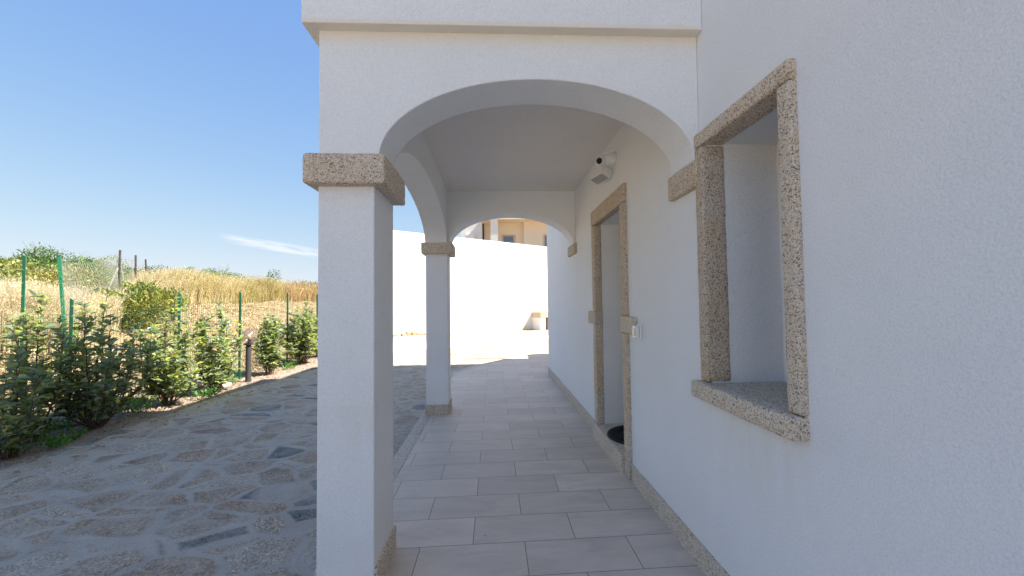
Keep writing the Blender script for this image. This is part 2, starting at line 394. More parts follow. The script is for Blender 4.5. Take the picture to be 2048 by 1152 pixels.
class MB:
    def __init__(s): s.v = []; s.f = []
    def add(s, v, f):
        b = len(s.v); s.v += [tuple(p) for p in v]; s.f += [tuple(i + b for i in q) for q in f]; return s
    def box(s, x0, x1, y0, y1, z0, z1):
        v = [(x, y, z) for z in (z0, z1) for x, y in ((x0, y0), (x1, y0), (x1, y1), (x0, y1))]
        return s.add(v, [(0, 3, 2, 1), (4, 5, 6, 7), (0, 1, 5, 4), (1, 2, 6, 5), (2, 3, 7, 6), (3, 0, 4, 7)])
    def tube(s, pts, rad, n=6, cap=True):
        pts = [Vector(p) for p in pts]
        rads = rad if isinstance(rad, (list, tuple)) else [rad] * len(pts)
        rings = []
        b = len(s.v)
        for i, p in enumerate(pts):
            d = (pts[min(i + 1, len(pts) - 1)] - pts[max(i - 1, 0)]).normalized()
            a = d.cross(Vector((0, 0, 1)));
            if a.length < 0.05: a = d.cross(Vector((1, 0, 0)))
            a.normalize(); c = d.cross(a)
            for k in range(n):
                t = 2 * math.pi * k / n
                s.v.append(tuple(p + (a * math.cos(t) + c * math.sin(t)) * rads[i]))
        for i in range(len(pts) - 1):
            for k in range(n):
                k2 = (k + 1) % n
                s.f.append((b + i * n + k, b + i * n + k2, b + (i + 1) * n + k2, b + (i + 1) * n + k))
        if cap:
            s.f.append(tuple(b + k for k in range(n))[::-1]); s.f.append(tuple(b + (len(pts) - 1) * n + k for k in range(n)))
        return s
    def lathe(s, c, prof, n=24):
        b = len(s.v)
        for r, z in prof:
            for k in range(n):
                t = 2 * math.pi * k / n; s.v.append((c[0] + r * math.cos(t), c[1] + r * math.sin(t), c[2] + z))
        for i in range(len(prof) - 1):
            for k in range(n):
                k2 = (k + 1) % n
                s.f.append((b + i * n + k, b + i * n + k2, b + (i + 1) * n + k2, b + (i + 1) * n + k))
        return s
    def build(s, name, mat, parent=None, bevel=0.0, smooth=False):
        o = mesh_obj(name, s.v, s.f, mat, parent, smooth)
        if bevel:
            md = o.modifiers.new("bevel", 'BEVEL'); md.width = bevel; md.segments = 2; md.limit_method = 'ANGLE'
        return o

def stone(name, x0, x1, y0, y1, z0, z1, mat, parent, r=0.012, amp=0.0028, cell=0.022, seed=0.0, rot=None):
    """hand-dressed stone block: rounded arrises and a worked, uneven face"""
    def grid(a, b):
        L = b - a; rr = min(r, L * 0.45)
        n = max(2, int(round((L - 2 * rr) / cell)))
        g = [a, a + rr * 0.45, a + rr] + [a + rr + (L - 2 * rr) * i / n for i in range(1, n)] + [b - rr, b - rr * 0.45, b]
        return g
    gx, gy, gz = grid(x0, x1), grid(y0, y1), grid(z0, z1)
    lo = Vector((x0, y0, z0)); hi = Vector((x1, y1, z1))
    V, F = [], []; idx = {}
    def vert(p):
        k = (round(p[0], 5), round(p[1], 5), round(p[2], 5))
        if k not in idx:
            q = Vector(p); inn = Vector([min(max(q[i], lo[i] + min(r, (hi[i] - lo[i]) * .45)), hi[i] - min(r, (hi[i] - lo[i]) * .45)) for i in range(3)])
            d = q - inn
            nrm = d.normalized() if d.length > 1e-9 else Vector((0, 0, 1))
            if d.length > 1e-9:
                q = inn + nrm * min(r, max(abs(c) for c in d) if max(abs(c) for c in d) > 0 else r)
            n1 = mnoise.noise(q * 9.0 + Vector((seed, 0, 0))) * .55 + mnoise.noise(q * 38.0 + Vector((0, seed, 0))) * 0.9
            q = q + nrm * (n1 * amp)
            idx[k] = len(V); V.append(tuple(q))
        return idx[k]
    def face(ga, gb, fn, flip):
        for i in range(len(ga) - 1):
            for j in range(len(gb) - 1):
                q = [vert(fn(ga[i], gb[j])), vert(fn(ga[i + 1], gb[j])), vert(fn(ga[i + 1], gb[j + 1])), vert(fn(ga[i], gb[j + 1]))]
                F.append(tuple(q[::-1]) if flip else tuple(q))
    face(gx, gy, lambda a, b: (a, b, z0), True); face(gx, gy, lambda a, b: (a, b, z1), False)
    face(gx, gz, lambda a, b: (a, y0, b), False); face(gx, gz, lambda a, b: (a, y1, b), True)
    face(gy, gz, lambda a, b: (x0, a, b), True); face(gy, gz, lambda a, b: (x1, a, b), False)
    return mesh_obj(name, V, F, mat, parent, smooth=True)

# ------------------------------------------------------------ terrain
FX = -6.6
_d = [0, 1, 2.7, 4.5, 7, 12, 20, 35, 80, 300]
_z = [-.13, .0, .55, 1.12, 1.72, 2.25, 2.9, 3.5, 4.5, 6.0]
WL = Vector((-7.6, 19.02)); WU = Vector((0.90, 0.43)).normalized()      # boundary wall line
WN = Vector((-WU.y, WU.x))
def smooth(a, b, x):
    t = min(1, max(0, (x - a) / (b - a))); return t * t * (3 - 2 * t)
def ter(x, y):
    d = max(0.0, FX - x)
    z = float(np.interp(d, _d, _z))
    z += 0.10 * smooth(1, 6, d) * mnoise.noise(Vector((x * 0.35, y * 0.35, 0))) + 0.05 * smooth(0.4, 3, d) * mnoise.noise(Vector((x * 1.3, y * 1.3, 3)))
    q = Vector((x, y)) - WL
    s = q.dot(WN)
    g = -.13 + 3.3 * smooth(0.45, 4.5, s) * smooth(-10.5, -7.8, x)
    return max(z, g) if s > 0.4 else z
def axis(a, b, fine0, fine1, st, far):
    xs = [fine0]
    while xs[-1] < fine1: xs.append(xs[-1] + st)
    s = st; 
    while xs[-1] < b: s *= far; xs.append(xs[-1] + s)
    s = st; lo = [fine0]
    while lo[-1] > a: s *= far; lo.append(lo[-1] - s)
    return lo[:0:-1] + xs
xs = axis(-600, 600, -32, 3, 0.35, 1.35); ys = axis(-300, 900, 0, 36, 0.4, 1.35)
V = [(x, y, ter(x, y)) for y in ys for x in xs]
nx = len(xs)
F = [(j * nx + i, j * nx + i + 1, (j + 1) * nx + i + 1, (j + 1) * nx + i) for j in range(len(ys) - 1) for i in range(nx - 1)]
tag(mesh_obj("field_ground", V, F, M['soil'], smooth=True), kind="structure")

def poly_sheet(name, pts, z, mat, kind="structure"):
    bm = bmesh.new(); vs = [bm.verts.new((x, y, z)) for x, y in pts]
    f = bm.faces.new(vs); bmesh.ops.triangulate(bm, faces=[f]); bmesh.ops.recalc_face_normals(bm, faces=bm.faces[:])
    if bm.faces[:][0].normal.z < 0: bmesh.ops.reverse_faces(bm, faces=bm.faces[:])
    me = bpy.data.meshes.new(name); bm.to_mesh(me); bm.free(); me.materials.append(mat)
    o = bpy.data.objects.new(name, me); COL.objects.link(o)
    return tag(o, kind=kind)
edge = [(-5.70, 4.3), (-5.70, 4.75), (-5.65, 5.0), (-5.71, 5.36), (-5.70, 5.78), (-5.66, 6.1), (-5.69, 6.5), (-5.72, 6.86), (-5.67, 7.23), (-5.58, 7.8), (-5.49, 8.7), (-5.30, 9.95), (-5.2, 12), (-5.3, 14.5), (-5.6, 17.0)]
rr = random.Random(3)
fine = []
for i in range(len(edge) - 1):
    for k in range(6):
        t = k / 6; fine.append((edge[i][0] * (1 - t) + edge[i + 1][0] * t + rr.uniform(-.018, .018), edge[i][1] * (1 - t) + edge[i + 1][1] * t))
poly_sheet("gravel_bed", [(-6.7, -6), (-5.4, -6), (-5.4, 16.6), (-5.0, 19.6), (-7.0, 19.2), (-6.7, 16)], -.125, M['gravel'])
poly_sheet("stone_paving", [(-5.70, -6)] + fine + [(-5.6, 17.0), (-5.8, 19.80), (9.0, 25.1), (9.0, -6)], -.119, M['flags'])
poly_sheet("added_bounce_paving", [(-11.0, -22), (12, -22), (12, -2.6), (-5.2, -2.6), (-11.0, -2.6)], -.110, M["concrete"])  # added unseen behind the camera to bounce warm sunlight onto the house
# concrete path and rubble strip at the foot of the boundary wall
poly_sheet("concrete_path", [(-5.4, 16.9), (-5.1, 16.7), (1.5, 18.9), (9, 21.6), (9, 20.0), (1.1, 16.8), (-4.1, 12.9), (-5.2, 12.3)], -.114, M['concrete'])

# ------------------------------------------------------------ house
house = empty("house", (0.0, 2.0, 0.0), "two-storey white stucco house with arched porch, granite trim and tiled porch floor", "house")
def wall_panel(name, x, thick, ybr, zbr, holes, mat, parent):
    """wall in the plane X=x (outer face looks to -X) with real openings"""
    V, F = [], []; ix = {}
    def vt(X, y, z):
        k = (round(X, 4), round(y, 4), round(z, 4))
        if k not in ix: ix[k] = len(V); V.append((X, y, z))
        return ix[k]
    ny, nz = len(ybr) - 1, len(zbr) - 1
    def isin(i, j):
        if i < 0 or j < 0 or i >= ny or j >= nz: return False
        cy, cz = (ybr[i] + ybr[i + 1]) / 2, (zbr[j] + zbr[j + 1]) / 2
        return not any(a < cy < b and c < cz < d for a, b, c, d in holes)
    for i in range(ny):
        for j in range(nz):
            if not isin(i, j): continue
            y0, y1, z0, z1 = ybr[i], ybr[i + 1], zbr[j], zbr[j + 1]
            F.append((vt(x, y0, z0), vt(x, y0, z1), vt(x, y1, z1), vt(x, y1, z0)))
            F.append((vt(x + thick, y0, z0), vt(x + thick, y1, z0), vt(x + thick, y1, z1), vt(x + thick, y0, z1)))
            if not isin(i - 1, j): F.append((vt(x, y0, z0), vt(x + thick, y0, z0), vt(x + thick, y0, z1), vt(x, y0, z1)))
            if not isin(i + 1, j): F.append((vt(x, y1, z0), vt(x, y1, z1), vt(x + thick, y1, z1), vt(x + thick, y1, z0)))
            if not isin(i, j - 1): F.append((vt(x, y0, z0), vt(x, y1, z0), vt(x + thick, y1, z0), vt(x + thick, y0, z0)))
            if not isin(i, j + 1): F.append((vt(x, y0, z1), vt(x + thick, y0, z1), vt(x + thick, y1, z1), vt(x, y1, z1)))
    return mesh_obj(name, V, F, mat, parent)
WIN = (1.385, 1.962, .94, 2.172)       # plaster opening behind the granite frame
DOR = (3.25, 4.158, -.2, 2.195)
MAINW = wall_panel("wall", 0.0, 0.45, [-4.5, WIN[0], WIN[1], DOR[0], DOR[1], 8.0], [-.2, WIN[2], WIN[3], DOR[3], 7.25], [WIN, DOR], M['plaster'], house)  # ends short behind the camera to let sun onto the added paving
# rest of the building volume
b = MB()
b.box(0.449, 8.0, -4.49, 7.99, -.3, 7.24)
# carve the recesses: the block starts behind the openings, so leave it 0.449 back from the face
b.build("rear_block", M['smooth'], house)
MB().box(0.55, 7.5, 7.995, 9.55, -.25, 7.75).build("stair_block", M['plaster'], house)
b = MB(); b.box(0.55, 0.75, 9.555, 11.05, -.25, 0.98); b.build("low_wall", M['plaster'], house)
MB().box(0.53, 0.68, 10.88, 11.02, 0.985, 3.0).build("post", M['plaster'], house)

def arch_wall(name, along, a0, a1, e0, e1, spring, rise, top, t0, t1, mat, parent, n=48, foot=None):
    """wall with an elliptical opening. along='x' or 'y'; a0..a1 extent, e0..e1 opening"""
    def P(a, t, z): return (a, t, z) if along == 'x' else (t, a, z)
    cx, rx = (e0 + e1) / 2, (e1 - e0) / 2
    prof = [(cx - rx * math.cos(math.pi * k / n), spring + rise * math.sin(math.pi * k / n)) for k in range(n + 1)]
    cols = [(a0, spring)] + prof + [(a1, spring)] if a0 < e0 - 1e-6 else prof + ([(a1, spring)] if a1 > e1 + 1e-6 else [])
    V, F = [], []
    for a, z in cols: V += [P(a, t0, z), P(a, t0, top), P(a, t1, z), P(a, t1, top)]
    for i in range(len(cols) - 1):
        p, q = 4 * i, 4 * i + 4
        F += [(p, q, q + 1, p + 1), (p + 2, p + 3, q + 3, q + 2), (p, p + 2, q + 2, q), (p + 1, q + 1, q + 3, p + 3)]
    F += [(0, 1, 3, 2), (len(V) - 4, len(V) - 2, len(V) - 1, len(V) - 3)]
    o = mesh_obj(name, V, F, mat, parent)
    bm = bmesh.new(); bm.from_mesh(o.data); bmesh.ops.recalc_face_normals(bm, faces=bm.faces[:]); bm.to_mesh(o.data); bm.free()
    md = o.modifiers.new("bevel", 'BEVEL'); md.width = 0.006; md.segments = 2; md.limit_method = 'ANGLE'; md.angle_limit = R(40)
    return o
PXo, PXi = -1.922, -1.650      # pillar outer / inner faces
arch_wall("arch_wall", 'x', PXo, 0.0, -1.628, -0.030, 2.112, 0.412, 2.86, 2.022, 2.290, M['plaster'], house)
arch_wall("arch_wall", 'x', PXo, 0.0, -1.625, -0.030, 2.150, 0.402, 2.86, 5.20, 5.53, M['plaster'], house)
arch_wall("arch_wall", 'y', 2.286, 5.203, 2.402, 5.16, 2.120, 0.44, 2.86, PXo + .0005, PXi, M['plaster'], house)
# first-floor walls standing 5 cm proud of the arcade
b = MB()
UX, UY0, UY1, ZC = -1.982, 1.962, 5.60, 2.757
b.box(UX, -.001, UY0, UY0 + .12, ZC, 6.35); b.box(UX + .0004, -1.86, UY0 + .121, UY1 - .121, ZC, 6.35); b.box(UX, -.001, UY1 - .12, UY1, ZC, 6.35)
b.build("upper_wall", M['plaster'], house, bevel=0.004)
MB().box(-2.05, 0.0 - .002, 1.90, 5.66, 6.352, 6.5).build("roof", M['cap_stone'], house)
MB().box(-.06, 8.05, -4.56, 8.05, 7.252, 7.40).build("roof", M['cap_stone'], house)
MB().box(-1.855, -.001, 2.07, 5.48, 2.833, 3.05).build("ceiling", M['soffit'], house)

def pillar(y0, y1, zcap0, zcap1, zc_y0, zc_y1, seed):
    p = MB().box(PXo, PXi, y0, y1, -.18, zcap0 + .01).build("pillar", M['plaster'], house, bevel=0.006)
    stone("capital", -1.972, -1.583, zc_y0, zc_y1, zcap0, zcap1, M['granite_cap'], p, r=0.014, amp=0.003, seed=seed)
    # thin granite skirting round the foot
    stone("plinth", PXo - .012, PXi + .013, (y0 + .004 if y0 < 3 else y0 - .013), y1 + .013, -.15, .128, M['granite_grey'], p, r=0.004, amp=0.0012, seed=seed + 3)
    return p
pillar(2.022, 2.403, 1.972, 2.118, 1.957, 2.428, 1.0)
pillar(5.20, 5.53, 2.022, 2.168, 5.145, 5.60, 5.0)
# granite corbels where the arches meet the house wall
stone("corbel", -.034, .05, 2.00, 2.34, 1.975, 2.112, M['granite'], house, r=0.010, amp=0.002, seed=8)
stone("corbel", -.034, .05, 5.12, 5.60, 2.018, 2.150, M['granite'], house, r=0.010, amp=0.002, seed=9)
# granite skirting along the wall
b = MB()
stone("skirting", -.014, .02, -2.0, 3.165, -.05, .132, M['granite_grey'], house, r=0.004, amp=0.0012, cell=.04, seed=12)
stone("skirting", -.014, .02, 4.262, 8.012, -.05, .132, M['granite_grey'], house, r=0.004, amp=0.0012, cell=.05, seed=13)
# granite kerb along the porch edge, laid in lengths
ks = [-1.0, .35, 1.45, 2.6, 3.27, 4.42, 5.6, 6.7, 7.75, 8.36]
for i in range(len(ks) - 1):
    stone("kerb", -1.986, -1.862, ks[i] + .003, ks[i + 1] - .003, -.3, .003, M['granite_grey'], house, r=0.006, amp=0.0012, cell=.05, seed=20 + i)

# window with granite surround
wroot = stone("window", -.03, .092, 1.350, 2.036, 2.166, 2.240, M['granite_cap'], house, r=0.012, amp=0.0018, seed=30)
tag(wroot, "rough granite lintel over the window")
stone("jamb", -.028, .092, 1.352, 1.422, .992, 2.163, M['granite_grey'], wroot, r=0.012, amp=0.0018, seed=31)
stone("jamb", -.028, .092, 1.957, 2.030, .992, 2.163, M['granite'], wroot, r=0.012, amp=0.0018, seed=32)
stone("sill", -.066, .36, 1.352, 2.062, .905, .988, M['granite_grey'], wroot, r=0.014, amp=0.002, seed=33)
b = MB(); b.box(.36, .42, 1.386, 1.961, .95, 1.03); b.box(.36, .42, 1.386, 1.961, 2.10, 2.171); b.box(.36, .42, 1.386, 1.45, 1.0305, 2.0995); b.box(.36, .42, 1.90, 1.961, 1.0305, 2.0995)
b.build("frame", M['white_plastic'], wroot)
MB().box(.38, .40, 1.4495, 1.9005, 1.0300, 2.1002).build("pane", M['blue_pane'], wroot)

# door recess with granite surround
droot = stone("door", -.030, .052, 3.170, 4.256, 2.190, 2.338, M['granite'], house, r=0.010, amp=0.0026, seed=40)
tag(droot, "granite lintel of the recessed door")
stone("jamb", -.028, .052, 3.174, 3.290, .0, 1.140, M['granite'], droot, r=0.010, amp=0.0022, seed=41)
stone("jamb", -.028, .052, 3.174, 3.290, 1.276, 2.188, M['granite'], droot, r=0.010, amp=0.0022, seed=42)
stone("jamb", -.028, .052, 4.150, 4.252, .150, 1.160, M['granite'], droot, r=0.010, amp=0.0022, seed=43)
stone("jamb", -.028, .052, 4.150, 4.252, 1.296, 2.188, M['granite'], droot, r=0.010, amp=0.0022, seed=44)
stone("block", -.036, .052, 2.992, 3.298, 1.142, 1.274, M['granite_grey'], droot, r=0.010, amp=0.0022, seed=45)
stone("block", -.036, .052, 4.142, 4.420, 1.162, 1.294, M['granite_grey'], droot, r=0.010, amp=0.0022, seed=46)
stone("threshold", -.050, .44, 3.292, 4.256, -.02, .148, M['granite_grey'], droot, r=0.010, amp=0.0022, seed=47)
dl = MB().box(.36, .41, 3.252, 4.156, .150, 2.193).build("door_leaf", M['wood'], droot)
b = MB(); b.tube([(.345, 3.36, 1.14), (.33, 3.36, 1.14), (.33, 3.46, 1.14)], .009, 8); b.build("handle", M['lamp_post'], dl)

# porch floor -----------------------------------------------------------
curve = [(-1.862, -1.5), (-1.862, 7.75), (-1.862, 8.36), (-1.68, 8.66), (-1.49, 8.96), (-1.29, 9.33), (-.97, 9.78), (-.64, 10.2), (-.23, 10.68), (.07, 10.93), (.35, 11.02), (1.2, 11.1)]
fl = poly_sheet("porch_floor", curve + [(1.2, 8.0), (0.001, 8.0), (0.001, -1.5)], 0.0, M['tiles'])
# solid base under the tiles plus the curved granite edging
b = MB()
bot = curve[:]
for i in range(1, len(bot) - 1):
    (xa, ya), (xb, yb) = bot[i], bot[i + 1]
    if i >= 2:
        d = Vector((xb - xa, yb - ya)).normalized(); n_ = Vector((-d.y, d.x)) * .11
        d0 = Vector((bot[i][0] - bot[i - 1][0], bot[i][1] - bot[i - 1][1])).normalized()
        d2 = Vector((bot[min(i + 2, len(bot) - 1)][0] - xa, bot[min(i + 2, len(bot) - 1)][1] - ya)).normalized()
        na = Vector((-(d0 + d).y, (d0 + d).x)).normalized() * .12
        dn = (Vector((bot[i + 2][0] - xb, bot[i + 2][1] - yb)).normalized() if i + 2 < len(bot) else d)
        nb2 = Vector((-(d + dn).y, (d + dn).x)).normalized() * .12
        z1 = .003; z0 = -.3
        p = [(xa, ya), (xb, yb), (xb + nb2.x, yb + nb2.y), (xa + na.x, ya + na.y)]
        v = [(x, y, z0) for x, y in p] + [(x, y, z1) for x, y in p]
        b.add(v, [(4, 5, 6, 7), (0, 1, 5, 4), (1, 2, 6, 5), (2, 3, 7, 6), (3, 0, 4, 7)])
b.build("kerb_edging", M['granite_grey'], house)

# ------------------------------------------------------------ small fittings
sw = empty("light_switch", (0, 2.945, 1.165), "small white weatherproof switch on the wall beside the door frame block", "light switch")
MB().box(-.016, .0, 2.897, 2.992, 1.112, 1.222).build("back_box", M['white_plastic'], sw, bevel=.006)
MB().box(-.045, -.0155, 2.903, 2.986, 1.120, 1.214).build("cover", M['white_plastic'], sw, bevel=.010)
MB().box(-.0495, -.0448, 2.920, 2.969, 1.138, 1.197).build("rocker", M['led'], sw, bevel=.003)

scam = empty("security_camera", (0, 3.50, 2.56), "white wall-mounted security camera with round lens and floodlight box above the door", "camera")
def obox(c, ax, ay, az, hx, hy, hz):
    ax, ay, az = Vector(ax).normalized(), Vector(ay).normalized(), Vector(az).normalized()
    c = Vector(c); v = []
    for sz in (-1, 1):
        for sx, sy in ((-1, -1), (1, -1), (1, 1), (-1, 1)):
            v.append(tuple(c + ax * hx * sx + ay * hy * sy + az * hz * sz))
    return v, [(0, 3, 2, 1), (4, 5, 6, 7), (0, 1, 5, 4), (1, 2, 6, 5), (2, 3, 7, 6), (3, 0, 4, 7)]
b = MB(); b.tube([(0.0, 3.47, 2.635), (-.022, 3.47, 2.635), (-.03, 3.47, 2.635), (-.075, 3.485, 2.630)], [.062, .062, .054, .050], 24); b.build("mount", M['white_plastic'], scam, bevel=.003)
b = MB()
hc = Vector((-.105, 3.49, 2.622)); ld = Vector((-.62, -.72, -.18)).normalized()
b.tube([hc - ld * .045, hc - ld * .035, hc, hc + ld * .035, hc + ld * .05, hc + ld * .055], [.030, .046, .054, .047, .036, .030], 24); b.build("camera_head", M['white_plastic'], scam, smooth=False)
b = MB(); b.tube([hc + ld * .0555, hc + ld * .060], [.027, .024], 20); b.build("lens", M['lens'], scam)
ay_ = Vector((-.42, .90, -.10)).normalized(); az_ = Vector((.35, .18, .92)); az_ = (az_ - ay_ * az_.dot(ay_)).normalized(); ax_ = ay_.cross(az_)
bc = Vector((-.090, 3.60, 2.535))
b = MB(); v, f = obox(bc, ax_, ay_, az_, .055, .095, .042); b.add(v, f); fb = b.build("floodlight", M['white_plastic'], scam, bevel=.005)
b = MB(); v, f = obox(bc - az_ * .043, ax_, ay_, az_, .040, .075, .002); b.add(v, f); b.build("lamp_panel", M['led'], fb)
b = MB(); b.tube([(-.085, 3.49, 2.60), (-.10, 3.53, 2.575)], .018, 12); b.build("arm", M['white_plastic'], scam)

mat_ = empty("doormat", (.12, 3.72, .150), "black oval rubber doormat lying on the granite door threshold", "doormat")
b = MB(); n = 48
cx0, cy0, rx0, ry0 = .335, 3.745, .365, .33
def ell(s, z, n=48): return [(cx0 + min(0, rx0 * s * math.cos(t)) , cy0 + ry0 * s * math.sin(t), z) for t in [math.pi / 2 + math.pi * k / (n - 1) for k in range(n)]]
lo_, hi_, i1, i2 = ell(1, .150), ell(.985, .162), ell(.92, .162), ell(.90, .157)
v = lo_ + hi_ + i1 + i2; f = []
for L in range(3):
    for k in range(n - 1): f.append((L * n + k, L * n + k + 1, (L + 1) * n + k + 1, (L + 1) * n + k))
f.append(tuple(3 * n + k for k in range(n)))
b.add(v, f); mo = b.build("base", M['rubber'], mat_)
bm = bmesh.new(); bm.from_mesh(mo.data); bmesh.ops.recalc_face_normals(bm, faces=bm.faces[:])
bm.faces.ensure_lookup_table()
if bm.faces[-1].normal.z < 0: bmesh.ops.reverse_faces(bm, faces=bm.faces[:])
bm.to_mesh(mo.data); bm.free()
b = MB()
for k in range(-7, 8):
    y = cy0 + k * .038; w = rx0 * .86 * math.sqrt(max(0, 1 - ((y - cy0) / (ry0 * .88)) ** 2)) if abs(y - cy0) < ry0 * .86 else 0
    if w > .03: b.box(cx0 - w, cx0 - .005, y - .008, y + .008, .1575, .1605)
for q in (.55, .75):
    pts = ell(q, .1635)
    b.tube(pts, .004, 5)
b.build("ribs", M['rubber'], mat_)

# ------------------------------------------------------------ garden lamp
lamp = empty("garden_lamp", (-6.0, 8.47, -.12), "short grey post lamp with smoked glass globe beside the shrubs", "garden lamp")
b = MB(); b.lathe((-6.0, 8.47, -.12), [(0.0, 0), (.052, 0), (.052, .70), (.046, .72), (.044, .735)], 20); b.build("post", M['lamp_post'], lamp, smooth=False)
b = MB(); b.lathe((-6.0, 8.47, .612), [(0, 0), (.075, 0), (.088, .012), (.088, .028), (.07, .034), (0, .034)], 24); b.build("collar", M['lamp_post'], lamp)
def sphere(c, r, n=32, m_=18, z0=-1.0):
    v, f = [], []
    for i in range(m_ + 1):
        ph = -math.pi / 2 + math.pi * i / m_
        for k in range(n):
            t = 2 * math.pi * k / n; v.append((c[0] + r * math.cos(ph) * math.cos(t), c[1] + r * math.cos(ph) * math.sin(t), c[2] + r * math.sin(ph)))
    for i in range(m_):
        for k in range(n):
            k2 = (k + 1) % n; f.append((i * n + k, i * n + k2, (i + 1) * n + k2, (i + 1) * n + k))
    return v, f
v, f = sphere((-5.992, 8.47, .778), .145); gl = mesh_obj("globe", v, f, M['globe'], lamp, smooth=True)
v2, f2 = sphere((-5.992, 8.47, .778), .1415)
b = MB(); b.lathe((-5.992, 8.47, .64), [(.03, .0), (.03, .07), (.022, .075), (.022, .09)], 16); b.build("socket", M['lamp_post'], lamp)
b = MB(); b.lathe((-5.992, 8.47, .73), [(.016, 0), (.03, .03), (.036, .055), (.03, .08), (.012, .095), (0, .097)], 16); b.build("bulb", M['white_plastic'], lamp, smooth=True)

# ------------------------------------------------------------ near wire fence
fence = empty("wire_fence", (-6.35, 8.8, -.12), "green welded wire fence on angle posts along the gravel bed", "fence")
fy = [1.9, 3.62, 5.377, 7.131, 8.783, 10.738, 12.5, 14.3, 16.1, 17.9]
ft = [1.50, 1.52, 1.519, 1.634, 1.699, 1.73, 1.74, 1.76, 1.78, 1.8]
def post_mesh(x, y, z0, z1, w=.045):
    b = MB(); t = .006
    b.box(x - w / 2, x + w / 2, y - w / 2, y - w / 2 + t, z0, z1); b.box(x - w / 2, x - w / 2 + t, y - w / 2 + t + .0005, y + w / 2, z0, z1 - .03)
    # cut the tip to a slant
    v = b.v; b.v = [(p[0], p[1], p[2] - (.03 if (p[2] > z1 - .001 and p[0] > x) else 0)) for p in v]
    return b
for y, zt in zip(fy, ft):
    post_mesh(-6.35, y, -.3, zt).build("post", M['green'], fence)
b = MB(); w = .0016
MT = 1.42
y = fy[0]
wires_v, wires_f = [], []
def wire(p, q, r=.0025):
    p, q = Vector(p), Vector(q); d = (q - p).normalized()
    a = d.cross(Vector((1, .3, .2))).normalized() * r; c = d.cross(a).normalized() * r
    bse = len(wires_v)
    for P_ in (p, q):
        for k in range(3):
            t = 2 * math.pi * k / 3; wires_v.append(tuple(P_ + a * math.cos(t) + c * math.sin(t)))
    for k in range(3):
        k2 = (k + 1) % 3; wires_f.append((bse + k, bse + k2, bse + 3 + k2, bse + 3 + k))
while y < fy[-1]:
    top = MT + np.interp(y, fy, [p - 1.62 for p in ft])
    xx = -6.372 + .012 * math.sin(y * 2.1)
    wire((xx, y, -.13), (xx, y, top)); y += .052
z = -.08
while z < 1.46:
    for i in range(len(fy) - 1):
        n_ = 4
        for k in range(n_):
            ya = fy[i] + (fy[i + 1] - fy[i]) * k / n_; yb = fy[i] + (fy[i + 1] - fy[i]) * (k + 1) / n_
            za = z + np.interp(ya, fy, [p - 1.62 for p in ft]) * (z + .1) / 1.5; zb = z + np.interp(yb, fy, [p - 1.62 for p in ft]) * (z + .1) / 1.5
            wire((-6.372 + .012 * math.sin(ya * 2.1), ya, za), (-6.372 + .012 * math.sin(yb * 2.1), yb, zb))
    z += .1
mesh_obj("wire_mesh", wires_v, wires_f, M['mesh_green'], fence)

# ------------------------------------------------------------ old field fence with sagging chain link
of = empty("chain_link_fence", (-9.0, 7.8, .6), "old sagging chain link fence with leaning posts in the dry field", "fence")
def lean_post(name, base, top, mat, r=.03, n=6): MB().tube([base, top], r, n).build(name, mat, of)
b = post_mesh(-9.0, 7.27, .3, 2.305, .055); b.build("post", M['green'], of)
MB().tube([(-9.0, 7.98, .45), (-9.03, 7.83, 2.34)], .032, 4).build("post", M['green'], of)
lean_post("post", (-12.0, 12.4, 1.2), (-12.0, 12.42, 3.08), M['rust'], .028)
lean_post("post", (-13.5, 14.75, 1.4), (-13.5, 14.72, 3.21), M['rust'], .03)
lean_post("post", (-15.0, 17.15, 1.5), (-15.0, 16.95, 3.32), M['rust'], .03)
lean_post("brace", (-11.6, 11.3, 1.15), (-12.0, 12.36, 2.55), M['strut'], .02)
wires_v, wires_f = [], []
def chain(A0, A1, B0, B1, nx_, nz_, sag=.0, r=.0026):
    A0, A1, B0, B1 = map(Vector, (A0, A1, B0, B1))
    def P_(u, v):
        p = (A0 * (1 - v) + A1 * v) * (1 - u) + (B0 * (1 - v) + B1 * v) * u
        p.z -= sag * 4 * u * (1 - u) * (0.35 + .65 * (1 - v)); p.x += .05 * math.sin(u * 9 + v * 3)
        return p
    for i in range(nx_):
        for j in range(nz_):
            u0, u1, v0, v1 = i / nx_, (i + 1) / nx_, j / nz_, (j + 1) / nz_
            if (i + j) % 2 == 0: wire(P_(u0, v0), P_(u1, v1), r)
            else: wire(P_(u0, v1), P_(u1, v0), r)
    wire(P_(0, 1), P_(1, 1), r * 1.3)
chain((-9.0, 7.85, 1.1), (-9.03, 7.83, 2.25), (-12, 12.4, 2.0), (-12, 12.4, 2.95), 84, 16, .25)
chain((-12, 12.4, 1.9), (-12, 12.4, 2.9), (-13.5, 14.7, 2.2), (-13.5, 14.7, 3.05), 36, 12, .08)
chain((-13.5, 14.7, 2.2), (-13.5, 14.7, 3.05), (-15, 17.0, 2.3), (-15, 17, 3.15), 36, 12, .25)
for k in range(6):
    zz = .95 + .22 * k
    wire((-9.0, 7.27, zz), (-9.0, 7.9, zz + .02), .002); wire((-9.0, 7.27, zz), (-8.9, 4.0, zz - .1), .002)
mesh_obj("chain_mesh", wires_v, wires_f, M['mesh_grey'], of)
